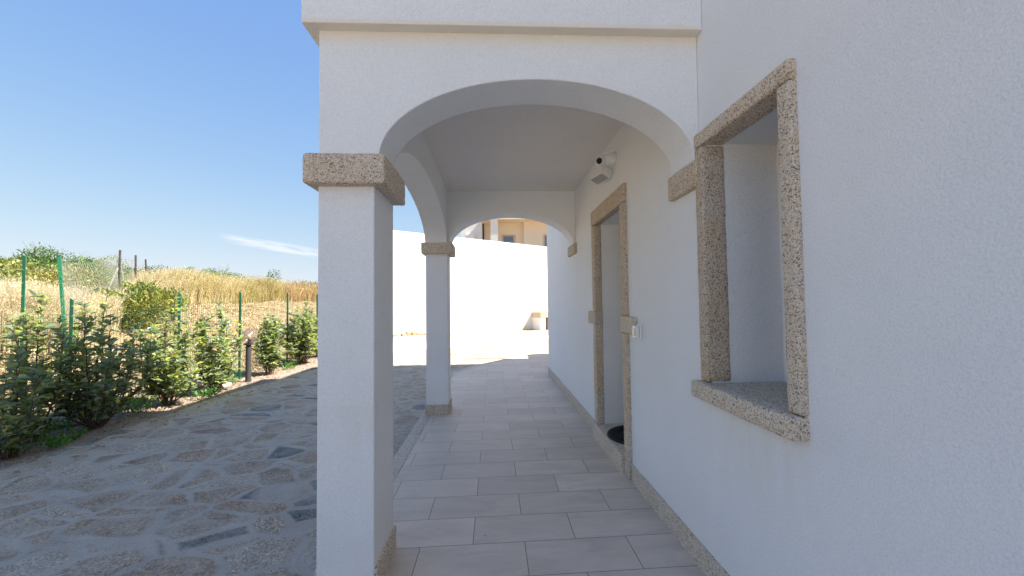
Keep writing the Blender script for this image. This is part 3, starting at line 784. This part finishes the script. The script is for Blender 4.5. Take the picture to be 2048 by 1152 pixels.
# distant netted fence
nf = empty("net_fence", (-24, 33, 3.0), "long low green netting fence with thin posts across the far field", "fence")
b = MB(); npts = []
for k in range(11):
    t = k / 10; x = -25.8 - t * 1.6; y = 30.5 + t * 11; z = ter(x, y) - .1
    b = MB().tube([(x, y, z), (x, y, z + 1.45)], .035, 5); b.build("post", M['rust'], nf); npts.append((x, y, z))
wires_v, wires_f = [], []
for k in range(10):
    p, q = Vector(npts[k]), Vector(npts[k + 1])
    for j in range(14):
        a = p + Vector((0, 0, .15 + j * .08)); c = q + Vector((0, 0, .35 + j * .1)); wire(a, c, .008)
    for j in range(22):
        t = j / 22; a = p.lerp(q, t); wire(a + Vector((0, 0, .15)), a + Vector((0, 0, 1.2)), .007)
mesh_obj("netting", wires_v, wires_f, plain("pale_green_net", (0.36, 0.46, 0.40), 0.7), nf)

# ------------------------------------------------------------ foliage
def leaves_mesh(C, D, N, L, W, tint, fold=0.25):
    """C centres(base), D direction, N normal; each leaf: 5 verts, 4 tris, folded on its midrib"""
    C, D, N = map(np.asarray, (C, D, N)); n = len(C)
    D = D / np.linalg.norm(D, axis=1, keepdims=True)
    S = np.cross(D, N); S /= (np.linalg.norm(S, axis=1, keepdims=True) + 1e-9); N = np.cross(S, D)
    L = np.asarray(L).reshape(-1, 1); W = np.asarray(W).reshape(-1, 1)
    v = np.zeros((n, 5, 3))
    v[:, 0] = C; v[:, 1] = C + D * L * .48 - S * W * .5 + N * W * fold; v[:, 2] = C + D * L * .5
    v[:, 3] = C + D * L * .48 + S * W * .5 + N * W * fold; v[:, 4] = C + D * L - N * L * .12
    f = np.array([(0, 2, 1), (0, 3, 2), (1, 2, 4), (2, 3, 4)])
    F_ = (np.arange(n)[:, None, None] * 5 + f[None]).reshape(-1, 3)
    return v.reshape(-1, 3), F_, np.repeat(np.asarray(tint), 5, axis=0)
def hedge_shrub(x, y, h, rad, nshoot, seed, label, dens=1.0, lean=(0, 0), leafL=.125, low=.08):
    rg = np.random.default_rng(seed); rnd = random.Random(seed)
    z0 = -.13
    root = empty("hedge_shrub", (x, y, z0), label, "shrub", "young leathery-leaved shrubs along the wire fence")
    b = MB(); C, D, N = [], [], []
    def put(pts, rate, r0):
        for i in range(len(pts) - 1):
            p, q = pts[i], pts[i + 1]; d = (q - p); nn = max(1, int(d.length * rate * dens))
            for k in range(nn):
                pos = p.lerp(q, rnd.random()); ang = rnd.uniform(0, 2 * math.pi)
                out = Vector((math.cos(ang), math.sin(ang), rnd.uniform(-.25, .75))) + d.normalized() * .5
                C.append(pos); D.append(out); N.append(Vector((rnd.gauss(0, .35), rnd.gauss(0, .35), 1)))
    for s in range(nshoot):
        a = 2 * math.pi * (s + rnd.random()) / nshoot; rr_ = rad * (.35 + .65 * rnd.random())
        hh = h * (1 - .28 * (rr_ / rad)) * rnd.choice((rnd.uniform(.45, .75), rnd.uniform(.75, 1.08), rnd.uniform(.75, 1.08)))
        if s == 0: rr_ = rad * .12; hh = h
        top = Vector((x + lean[0] + math.cos(a) * rr_, y + lean[1] + math.sin(a) * rr_, z0 + hh)); base = Vector((x + math.cos(a) * .04, y + math.sin(a) * .04, z0))
        mid = base.lerp(top, .5) + Vector((math.cos(a), math.sin(a), 0)) * rr_ * .34 + Vector((rnd.gauss(0, .03), rnd.gauss(0, .03), 0))
        pts = [base.lerp(mid, t) if t <= 1 else mid.lerp(top, t - 1) for t in (0, .33, .66, 1, 1.33, 1.66, 2)]
        pts = [p + Vector((rnd.gauss(0, .012), rnd.gauss(0, .012), 0)) for p in pts]
        b.tube(pts, [.010 * (1 - .11 * i) for i in range(7)], 5, cap=False)
        put(pts[1:], 42, .0)
        nb_ = int(7 + hh * 10 * dens)
        for k in range(nb_):
            t = rnd.uniform(low + .05, .97); i = min(5, int(t * 6)); p = pts[i].lerp(pts[i + 1], t * 6 - i)
            a2 = rnd.uniform(0, 2 * math.pi); ln = rnd.uniform(.06, .20) * (1.1 - .55 * t)
            q = p + Vector((math.cos(a2), math.sin(a2), rnd.uniform(.1, .9))) * ln
            b.tube([p, p.lerp(q, .5) + Vector((0, 0, .01)), q], [.004, .003, .0015], 4, cap=False)
            put([p, q], 42, .0)
    b.build("stem", M['stem'], root)
    n = len(C)
    tn = np.ones((n, 3)); br = rg.uniform(.7, 1.35, n); tn *= br[:, None]
    yl = rg.random(n) < .06; tn[yl] *= np.array([1.6, 1.45, .6]); pale = rg.random(n) < .22; tn[pale] *= np.array([1.5, 1.4, 1.5])
    L = rg.uniform(.6, 1.1, n) * leafL
    v, f, tt = leaves_mesh([tuple(c) for c in C], [tuple(c) for c in D], [tuple(c) for c in N], L, L * rg.uniform(.44, .58, n), tn)
    mesh_obj("foliage", v, f, M['leaf'], root, tint=tt, smooth=False)
    return root
hedge_shrub(-6.00, 4.42, 1.05, .34, 12, 1, "low near shrub at the left edge of the photo, leaning over the gravel", .7)
hedge_shrub(-6.32, 4.92, 1.70, .40, 10, 2, "tall sparse shrub with pale top leaves, leftmost of the tall ones", .85, low=.28)
hedge_shrub(-6.10, 5.45, 1.70, .54, 20, 3, "largest dense dark green shrub in front of a green post, reaching the gravel", .85)
hedge_shrub(-6.10, 6.60, 1.66, .42, 15, 4, "upright dark shrub with a bare bent stem at its foot", 1.05)
hedge_shrub(-6.0, 7.50, 1.58, .42, 15, 5, "half-sunlit shrub next to the pale rock, left of the globe lamp", .95)
hedge_shrub(-6.02, 9.30, 1.36, .36, 14, 6, "sunlit round shrub just right of the globe lamp", 1.15)
hedge_shrub(-6.05, 10.9, 1.56, .66, 26, 7, "wide sunlit shrub next to the white pillar", 1.25)
hedge_shrub(-6.15, 12.3, 1.4, .48, 14, 8, "sunlit shrub behind the front pillar, farthest of the row", 1.0)
def weed(x, y, s, seed, label, h=.16):
    rg = np.random.default_rng(seed); n = int(70 * s)
    root = empty("weed", (x, y, -.12), label, "weed", "small weeds growing in the gravel")
    a = rg.uniform(0, 2 * np.pi, n); C = np.stack([x + rg.normal(0, .05 * s, n), y + rg.normal(0, .05 * s, n), -.12 + rg.uniform(0, h * .6, n)], 1)
    D = np.stack([np.cos(a), np.sin(a), rg.uniform(.5, 2.0, n)], 1); N = np.stack([rg.normal(0, .5, n), rg.normal(0, .5, n), np.ones(n)], 1)
    L = rg.uniform(.04, .09, n); tn = np.ones((n, 3)) * rg.uniform(.7, 1.4, n)[:, None]
    v, f, tt = leaves_mesh(C, D, N, L, L * .35, tn); mesh_obj("leaves", v, f, M['weed'], root, tint=tt)
weed(-5.82, 4.70, 1.3, 21, "bright green tuft on the gravel edge between the two nearest shrubs")
weed(-5.86, 4.95, .7, 22, "small pale green weed right of the bright green tuft")
weed(-5.95, 4.45, .7, 23, "small upright weed left of the bright green tuft", .2)
weed(-6.3, 5.0, 2.0, 24, "leafy weed patch at the foot of the wire fence between dark shrubs", .3)
weed(-6.15, 6.05, 2.2, 25, "yellow-green weeds between the dark shrubs", .35)
weed(-6.25, 8.25, 1.8, 26, "low weeds behind the lamp post foot", .22)
weed(-5.80, 7.0, 1.8, 27, "sunlit low weed at the gravel edge below the half-sunlit shrub", .2)
weed(-5.95, 10.0, 1.5, 28, "sunlit low weeds between the two shrubs right of the lamp", .2)
def litter(n):
    rg = np.random.default_rng(31)
    Y = rg.uniform(3.6, 13.5, n); X = -6.12 + rg.normal(0, .22, n); far = rg.random(n) < .10
    X[far] = rg.uniform(-5.7, -5.25, far.sum()); X = np.clip(X, -6.7, -5.0)
    C = np.stack([X, Y, np.full(n, -.112) + rg.uniform(0, .012, n)], 1); a = rg.uniform(0, 6.28, n)
    D = np.stack([np.cos(a), np.sin(a), rg.normal(0, .15, n)], 1); N = np.stack([rg.normal(0, .4, n), rg.normal(0, .4, n), np.ones(n)], 1)
    base = np.array([(.30, .18, .08), (.20, .13, .07), (.36, .27, .14), (.16, .15, .07)])[rg.integers(0, 4, n)]
    L = rg.uniform(.025, .08, n); v, f, tt = leaves_mesh(C, D, N, L, L * rg.uniform(.12, .5, n), base * rg.uniform(.7, 1.3, n)[:, None])
    tag(mesh_obj("leaf_litter", v, f, M['grass'], tint=tt), "brown dead leaves and twigs scattered on the gravel under the shrubs", "leaf litter", kind="stuff")
litter(2600)
# small rocks
def rock(x, y, z, s, seed, label):
    v, f = sphere((0, 0, 0), 1.0, 14, 9)
    V_ = []
    for p in v:
        q = Vector(p); k = 1 + .35 * mnoise.noise(q * 1.3 + Vector((seed, 0, 0))) + .12 * mnoise.noise(q * 4 + Vector((seed, 0, 0)))
        V_.append((x + q.x * s * k, y + q.y * s * k * .8, z + q.z * s * k * .62))
    o = mesh_obj("rock", V_, f, M['rock'], None, smooth=False); tag(o, label, "rock", "pale rocks by the fence")
    return o
rock(-6.02, 7.72, -.05, .13, 1, "pale rock at the gravel edge left of the lamp post")
rock(-8.3, 10.8, .52, .24, 2, "pale rock lying on the dry slope behind the lamp globe")
rock(-6.6, 5.6, -.02, .2, 3, "grey rock in the shade behind the fence below the largest shrub")
rock(-6.75, 8.15, .0, .16, 5, "dark-stained rock behind the fence near the lamp post")

# maquis bushes
def bush(x, y, rx, ry, h, n, seed, label, tint=(1, 1, 1), leaf=.09, name="bush", group="green bushes on the field skyline", lobes=9, z=None):
    rg = np.random.default_rng(seed)
    z0 = (ter(x, y) if z is None else z) - .1
    root = empty(name, (x, y, z0), label, "bush", group)
    k = lobes; lc = np.stack([rg.uniform(-.65, .65, k) * rx, rg.uniform(-.65, .65, k) * ry, rg.uniform(.25, .78, k) * h], 1); lr = rg.uniform(.22, .42, k)
    lc[0] = (0, 0, h * .45); lr[0] = .5
    pick = rg.integers(0, k, n)
    d = rg.normal(size=(n, 3)); d /= np.linalg.norm(d, axis=1, keepdims=True)
    rad = rg.uniform(.45, 1.08, n) ** .6
    P_ = lc[pick] + d * rad[:, None] * np.stack([lr[pick] * rx * 1.2, lr[pick] * ry * 1.2, lr[pick] * h * .9], 1)
    P_[:, 2] = np.maximum(P_[:, 2], .02 + rg.uniform(0, .2, n))
    C = P_ + np.array([x, y, z0])
    D = d + np.array([0, 0, .6]) + rg.normal(0, .5, (n, 3)); N = rg.normal(0, .6, (n, 3)) + np.array([0, 0, 1.0])
    # twig tufts poking out of the crown
    lt = rg.uniform(.65, 1.3, k)[pick] * rg.uniform(.75, 1.25, n)
    hue = rg.uniform(-.15, .25, k)[pick]
    tn = np.stack([tint[0] * lt * (1 + hue), tint[1] * lt, tint[2] * lt * (1 - hue)], 1)
    L = rg.uniform(.6, 1.4, n) * leaf
    v, f, tt = leaves_mesh(C, D, N, L, L * .45, tn)
    mesh_obj("foliage", v, f, M['maquis'], root, tint=tt)
    b = MB()
    for i in range(k):
        e = Vector(lc[i]) + Vector((x, y, z0)); b.tube([Vector((x, y, z0)), Vector((x, y, z0)).lerp(e, .55) + Vector((.05, 0, .05)), e], [.035, .022, .008], 5, cap=False)
    for i in range(10):
        a = rg.uniform(0, 6.28); q = rg.uniform(.2, .8)
        e = Vector((x + math.cos(a) * rx * q, y + math.sin(a) * ry * q, z0 + h * rg.uniform(.85, 1.12)))
        b.tube([Vector((x, y, z0 + h * .4)), e], [.012, .003], 4, cap=False)
    b.build("twigs", M['stem'], root)
# yellow-green bush in the grass at mid left
bush(-10.4, 11.0, 1.05, .9, 1.25, 5200, 50, "yellow-green bush standing in the dry grass in front of the leaning brace", (1.25, 1.05, .6), .085, group="green bushes in the dry grass")
bush(-11.7, 12.9, .9, .8, 1.05, 3600, 51, "smaller yellow-green bush on the right flank of the larger one", (1.15, 1.0, .6), .085, group="green bushes in the dry grass")
def at_px(px, Y):   # ground position seen at image column px and depth Y
    s = (px - 1024) / 815.13 ; return -1.067 + (s + .0456 + .0012) * Y / (1 - .0456 * s), Y
sky_b = [(-10, 23, 3.2, 2.4, 1.3, 6500, (.9, 1.1, .85), "dense grey-green bush on the skyline at the left edge of the photo"),
         (44, 23, 2.2, 2.0, 1.25, 4200, (.85, 1.0, .85), "grey-green bush behind the first green post"),
         (78, 24, 1.0, 1.0, 2.2, 1200, (.6, .8, .9), "taller wispy bush on the skyline between the two green posts"),
         (125, 27, 3.0, 2.2, 2.1, 3600, (1.05, .95, .7), "olive bush on the skyline behind the leaning green post"),
         (165, 27, 2.2, 2.2, 1.9, 3000, (.9, 1.0, .7), "mid-green bush behind the chain link fence"),
         (215, 30, 3.2, 2.4, 1.6, 3000, (.95, .9, .7), "low olive bush on the skyline by the tall dark post"),
         (268, 32, 3.0, 2.4, 1.5, 2600, (1.0, .85, .65), "brownish low bush between the dark posts"),
         (338, 44, 3.4, 2.6, 2.7, 2600, (.6, .75, .6), "dark green rounded bush beyond the netting fence"),
         (372, 44, 2.0, 2.0, 2.5, 1800, (.8, .9, .6), "small rounded bush beyond the netting fence"),
         (402, 46, 2.4, 2.2, 2.2, 1800, (1.1, 1.1, .6), "light green bush above the netting"),
         (440, 46, 2.6, 2.2, 3.0, 2200, (1.1, 1.15, .6), "bright green rounded bush at the end of the netting"),
         (478, 46, 2.4, 2.0, 1.9, 1500, (.7, .8, .7), "dark scrubby bush right of the bright green one"),
         (520, 52, 4.0, 2.0, 1.3, 1600, (.8, .85, .7), "low dark bush at the skyline where the grass dips"),
         (548, 40, .8, .8, 2.3, 500, (.45, .7, .9), "bluish spiky bush rising above the golden grass"),
         (600, 42, 4.0, 2.0, 1.7, 2000, (.75, .9, .7), "low green bush behind the golden grass near the pillar")]
for i, (px, Y, rx, ry, h, n, tn, lab) in enumerate(sky_b):
    x, y = at_px(px, Y); bush(x, y, rx, ry, h, n, 60 + i, lab, tn, .17 if Y > 35 else .13)

# ------------------------------------------------------------ dry grass
def front_d(Y):    # where the tall grass begins, measured from the fence line
    return float(np.interp(Y, [0, 8.5, 10, 13, 16, 24, 40], [2.6, 2.7, 3.4, 6.0, 6.2, 6.6, 7.2]))
rg = np.random.default_rng(77)
def grass_field(name, n, mode):
    P_, Hh, T = [], [], []
    cnt = 0
    cols = {'pale': (0.60, 0.54, 0.40), 'gold': (0.50, 0.42, 0.20), 'olive': (0.33, 0.33, 0.12), 'rust': (0.37, 0.25, 0.13), 'straw': (0.40, 0.32, 0.19)}
    while cnt < n:
        s = -1.42 + 1.18 * rg.random() if mode == 'short' else -1.42 + 1.05 * rg.random() ** .85
        k0 = FX + 1.067
        if mode == 'tall':
            Y = 6.0
            for _ in range(14):
                Y = .5 * Y + .5 * (k0 - front_d(Y)) / s
            fd = k0 - s * Y
            dep = float(np.interp(s, [-1.4, -.95, -.8, -.65, -.5], [2.8, 2.8, 4.0, 6.0, 9.0]))
            t = rg.exponential(.45) * dep * .6
            if t > dep: continue
            t += .45 * mnoise.noise(Vector((Y * .8, s * 9, 0))) + .1
            Y = Y + t * 1.0; x = -1.067 + s * Y; d = FX - x
        else:
            Y = (k0 - rg.random() ** 1.4 * 9) / s; x = -1.067 + s * Y; d = FX - x; fd = front_d(Y)
            if d > fd + .6: continue
            t = 0
        if Y > 60: continue
        if (Vector((x, Y)) - WL).dot(WN) > -.25 and x > -8.2: continue
        cl_ = mnoise.noise(Vector((x * .8, Y * .8, 0)))
        if mode == 'tall' and rg.random() > .75 + cl_ * .8: continue
        if mode == 'short' and rg.random() > .55 + cl_ * .9: continue
        hN = mnoise.noise(Vector((x * .35, Y * .35, 9)))
        if mode == 'tall':
            hh = rg.uniform(.45, 1.12) * (1 + .55 * hN + .25 * cl_) * (.75 if t < .3 else 1) * float(np.interp(s, [-.9, -.72], [.72, 1.0]))
            if s < -.85: key = 'pale' if rg.random() < .72 else ('gold' if rg.random() < .5 else 'olive')
            elif s < -.72: key = 'pale' if rg.random() < .45 else ('gold' if rg.random() < .6 else 'olive')
            elif s < -.60: key = 'gold' if rg.random() < .55 else ('pale' if rg.random() < .5 else 'olive')
            elif s < -.50: key = 'olive' if rg.random() < .42 else ('gold' if rg.random() < .7 else 'rust')
            else: key = 'rust' if rg.random() < .6 else 'gold'
        else:
            hh = rg.uniform(.03, .13) * (2.2 if rg.random() < .04 else 1); key = 'straw' if rg.random() < .6 else ('pale' if rg.random() < .7 else 'gold')
        P_.append((x, Y, ter(x, Y) - .02)); Hh.append(hh)
        T.append(np.array(cols[key]) * rg.uniform(.75, 1.2)); cnt += 1
    P_ = np.array(P_); Hh = np.array(Hh)[:, None]; T = np.array(T)
    a = rg.uniform(0, 2 * np.pi, n); lean = rg.uniform(.05, .38, n) if mode == 'tall' else rg.uniform(.6, 2.5, n)
    dirn = np.stack([np.cos(a), np.sin(a), np.zeros(n)], 1); a2 = rg.uniform(0, 2 * np.pi, n)
    side = np.stack([np.cos(a2), np.sin(a2), np.zeros(n)], 1)
    dist = np.linalg.norm(P_[:, :2], axis=1)[:, None]
    W = (rg.uniform(.0028, .0055, n)[:, None] * (1 + dist / 22)) if mode == 'tall' else (rg.uniform(.004, .008, n)[:, None] * (1 + dist / 16))
    up = np.array([0, 0, 1.0])
    mid = P_ + Hh * (up * .55 + dirn * lean[:, None] * .2); tip = P_ + Hh * (up * (1 if mode == 'tall' else .6) + dirn * lean[:, None])
    v = np.stack([P_ - side * W, P_ + side * W, mid - side * W * .8, mid + side * W * .8, tip], 1)
    Fq = []
    base = np.arange(n)[:, None] * 5
    F1 = base + np.array([[0, 1, 3]]); F2 = base + np.array([[0, 3, 2]]); F3 = base + np.array([[2, 3, 4]])
    V_ = v.reshape(-1, 3); F_ = np.concatenate([F1, F2, F3]); TT = np.repeat(T, 5, axis=0)
    if mode == 'tall':      # drooping oat-like seed heads
        k = rg.random(n) < .6
        idx = np.where(k)[0]; rep = 3
        idx = np.repeat(idx, rep); mm = len(idx)
        tpos = tip[idx] - (tip[idx] - mid[idx]) * rg.uniform(-.05, .55, mm)[:, None] + rg.normal(0, .018, (mm, 3))
        sz = rg.uniform(.004, .0075, mm)[:, None] * (1 + dist[idx] / 20); sd = side[idx]
        dn = dirn[idx] * .5 + rg.normal(0, .5, (mm, 3)) + up * -.3; dn /= np.linalg.norm(dn, axis=1, keepdims=True)
        hv = np.stack([tpos, tpos + dn * sz * 1.6 - sd * sz * .6, tpos + dn * sz * 1.6 + sd * sz * .6, tpos + dn * sz * 3.4], 1).reshape(-1, 3)
        o_ = len(V_); b0 = np.arange(mm)[:, None] * 4 + o_
        F_ = np.concatenate([F_, b0 + np.array([[0, 1, 2]]), b0 + np.array([[1, 3, 2]])]); V_ = np.concatenate([V_, hv])
        ht = T[idx] * .8 + np.array([.16, .13, .08]) * rg.uniform(.6, 1.4, mm)[:, None]; TT = np.concatenate([TT, np.repeat(ht, 4, axis=0)])
    o = mesh_obj(name, V_, F_, M['grass'], tint=TT)
    return o
tag(grass_field("tall_grass", 125000, 'tall'), "tall dry golden and straw-coloured grass covering the slope behind the fence", "grass", kind="stuff")
tag(grass_field("mown_straw", 60000, 'short'), "short mown straw lying on the bank behind the wire fence", "straw", kind="stuff")

def scrub(n):
    rg = np.random.default_rng(9); C, T, k = [], [], 0
    while k < n:
        s = rg.uniform(-1.42, -.62); Y = (FX + 1.067 - rg.uniform(6.5, 34)) / s; x = -1.067 + s * Y; d = FX - x
        if d < front_d(Y) + float(np.interp(s, [-.95, -.75], [2.4, 4.5])): continue
        h = .45 + .5 * mnoise.noise(Vector((x * .5, Y * .5, 2))) + .2 * mnoise.noise(Vector((x * 1.7, Y * 1.7, 2)))
        if h < .15: continue
        C.append((x + rg.normal(0, .1), Y + rg.normal(0, .1), ter(x, Y) + h * rg.random() ** .5 * 1.4))
        g = mnoise.noise(Vector((x * .3, Y * .3, 7)))
        c = np.array((1.0, 1.05, .8)) if g > .05 else np.array((1.25, 1.1, .6)) if g > -.2 else np.array((1.9, 1.25, 1.0))
        T.append(c * rg.uniform(.6, 1.3)); k += 1
    D = rg.normal(0, 1, (n, 3)) + np.array([0, 0, .8]); N = rg.normal(0, .7, (n, 3)) + np.array([0, 0, 1.])
    L = rg.uniform(.06, .16, n); v, f, tt = leaves_mesh(C, D, N, L, L * .5, T)
    tag(mesh_obj("scrub", v, f, M['maquis'], tint=tt), "low green and olive scrub covering the hillside beyond the grass", "scrub", kind="stuff")
scrub(75000)

# ------------------------------------------------------------ boundary wall and neighbour
bw = empty("boundary_wall", (-5.87, 19.85, -.12), "tall blank white boundary wall in full sun beyond the porch", "wall")
def wp(t, s): return (WL.x + WU.x * t + WN.x * s, WL.y + WU.y * t + WN.y * s)
L1 = 22.0
def prism(quad, z0, ztops):
    v = [(x, y, z0) for x, y in quad] + [(x, y, z) for (x, y), z in zip(quad, ztops)]
    return v, [(0, 3, 2, 1), (4, 5, 6, 7), (0, 1, 5, 4), (1, 2, 6, 5), (2, 3, 7, 6), (3, 0, 4, 7)]
t787 = (Vector((-5.87, 19.85)) - WL).dot(WU); zL = 5.02
b = MB(); za, zb = 5.05, 4.26
v, f = prism([wp(0, 0), wp(L1, 0), wp(L1, .3), wp(0, .3)], -.3, [za, zb, zb, za]); b.add(v, f); b.build("wall_panel", M['far_wall'], bw)
# rubble footing strip against the wall
V_, F_ = [], []; rnd = random.Random(5)
b = MB()
t = 0.0
while t < 3.4:
    w_ = rnd.uniform(.18, .42); h_ = rnd.uniform(.12, .26) * (1 - t / 16); d_ = rnd.uniform(.22, .34)
    v, f = prism([wp(t, -d_), wp(t + w_ * .93, -d_ + rnd.uniform(-.03, .03)), wp(t + w_ * .95, -.004), wp(t + .01, -.004)], -.2, [-.12 + h_ * .8, -.12 + h_ * .75, -.12 + h_, -.12 + h_]); b.add(v, f); t += w_
b.build("rubble_footing", plain("rubble_stone", (0.42, 0.32, 0.2), 0.9, 0, 0.2, 0.3, 5), bw, bevel=.03)
# masonry counter against the wall
tb0 = (Vector((1.0, 22.3)) - WL).dot(WU)
bbq = empty("garden_counter", (1.3, 23.0, -.12), "low white masonry counter with tan stone top against the boundary wall", "counter")
def cq(x0, x1, y0, y1): return [(x0, y0), (x1, y0), (x1, y1), (x0, y1)]
T0_ = 9.64
def wbox(t0, t1, s0, s1, z0, z1):
    return prism([wp(t0, s0), wp(t1, s0), wp(t1, s1), wp(t0, s1)], z0, [z1] * 4)
b = MB(); b.add(*wbox(T0_ + .01, T0_ + .32, -.93, -.003, -.2, .56)); b.build("pier", M['far_wall'], bbq)
b = MB(); b.add(*wbox(T0_, T0_ + 3.2, -.95, -.003, .562, .875)); b.build("counter_top", M['cap_stone'], bbq, bevel=.01)
b = MB(); b.add(*wbox(T0_ + .62, T0_ + 1.1, -.93, -.003, -.2, .56)); b.build("pier", M['cap_stone'], bbq)

nb_ = empty("neighbour_house", (0, 30, 3), "cream neighbouring house with flat overhanging roof seen above the boundary wall", "house")
MB().box(1.216, 9.0, 30.0, 38, 2.5, 7.41).build("wall", M['cream'], nb_)
MB().box(-.70, 1.214, 30.42, 37, 2.5, 7.41).build("wall", M['cream'], nb_)
MB().box(-1.85, -.705, 30.8, 37, 2.5, 7.41).build("wall", M['cream'], nb_)
MB().box(-3.45, -1.86, 30.2, 37, 2.5, 8.6).build("side_wing", M['far_wall'], nb_)
MB().box(-1.23, -.70, 29.1, 29.6, 2.5, 7.41).build("column", M['far_wall'], nb_)
MB().box(-1.857, 9.2, 29.0, 37.5, 7.412, 7.75).build("roof", M['cream'], nb_)
def nwin(x0, x1, y, z1, z0=5.0):
    b = MB(); b.box(x0, x1, y - .05, y - .003, z1 - .12, z1); b.box(x1 - .15, x1, y - .05, y - .003, z0, z1 - .121); b.box(x0 - .10, x0, y - .05, y - .003, z0, z1)
    w_ = b.build("window", M['frame_tan'], nb_)
    MB().box(x0 + .001, x1 - .151, y - .03, y - .002, z0, z1 - .122).build("pane", M['blue_pane'], w_)
nwin(-.27, .61, 30.42, 6.50); nwin(2.80, 3.9, 30.0, 6.46)
b = MB(); b.tube([(-1.78, 30.72, 3), (-1.78, 30.72, 7.4)], .05, 10); b.build("downpipe", M['lamp_post'], nb_)
ac = MB().box(-3.02, -2.40, 29.85, 30.195, 5.9, 6.50).build("air_conditioner", M['white_plastic'], nb_, bevel=.02)
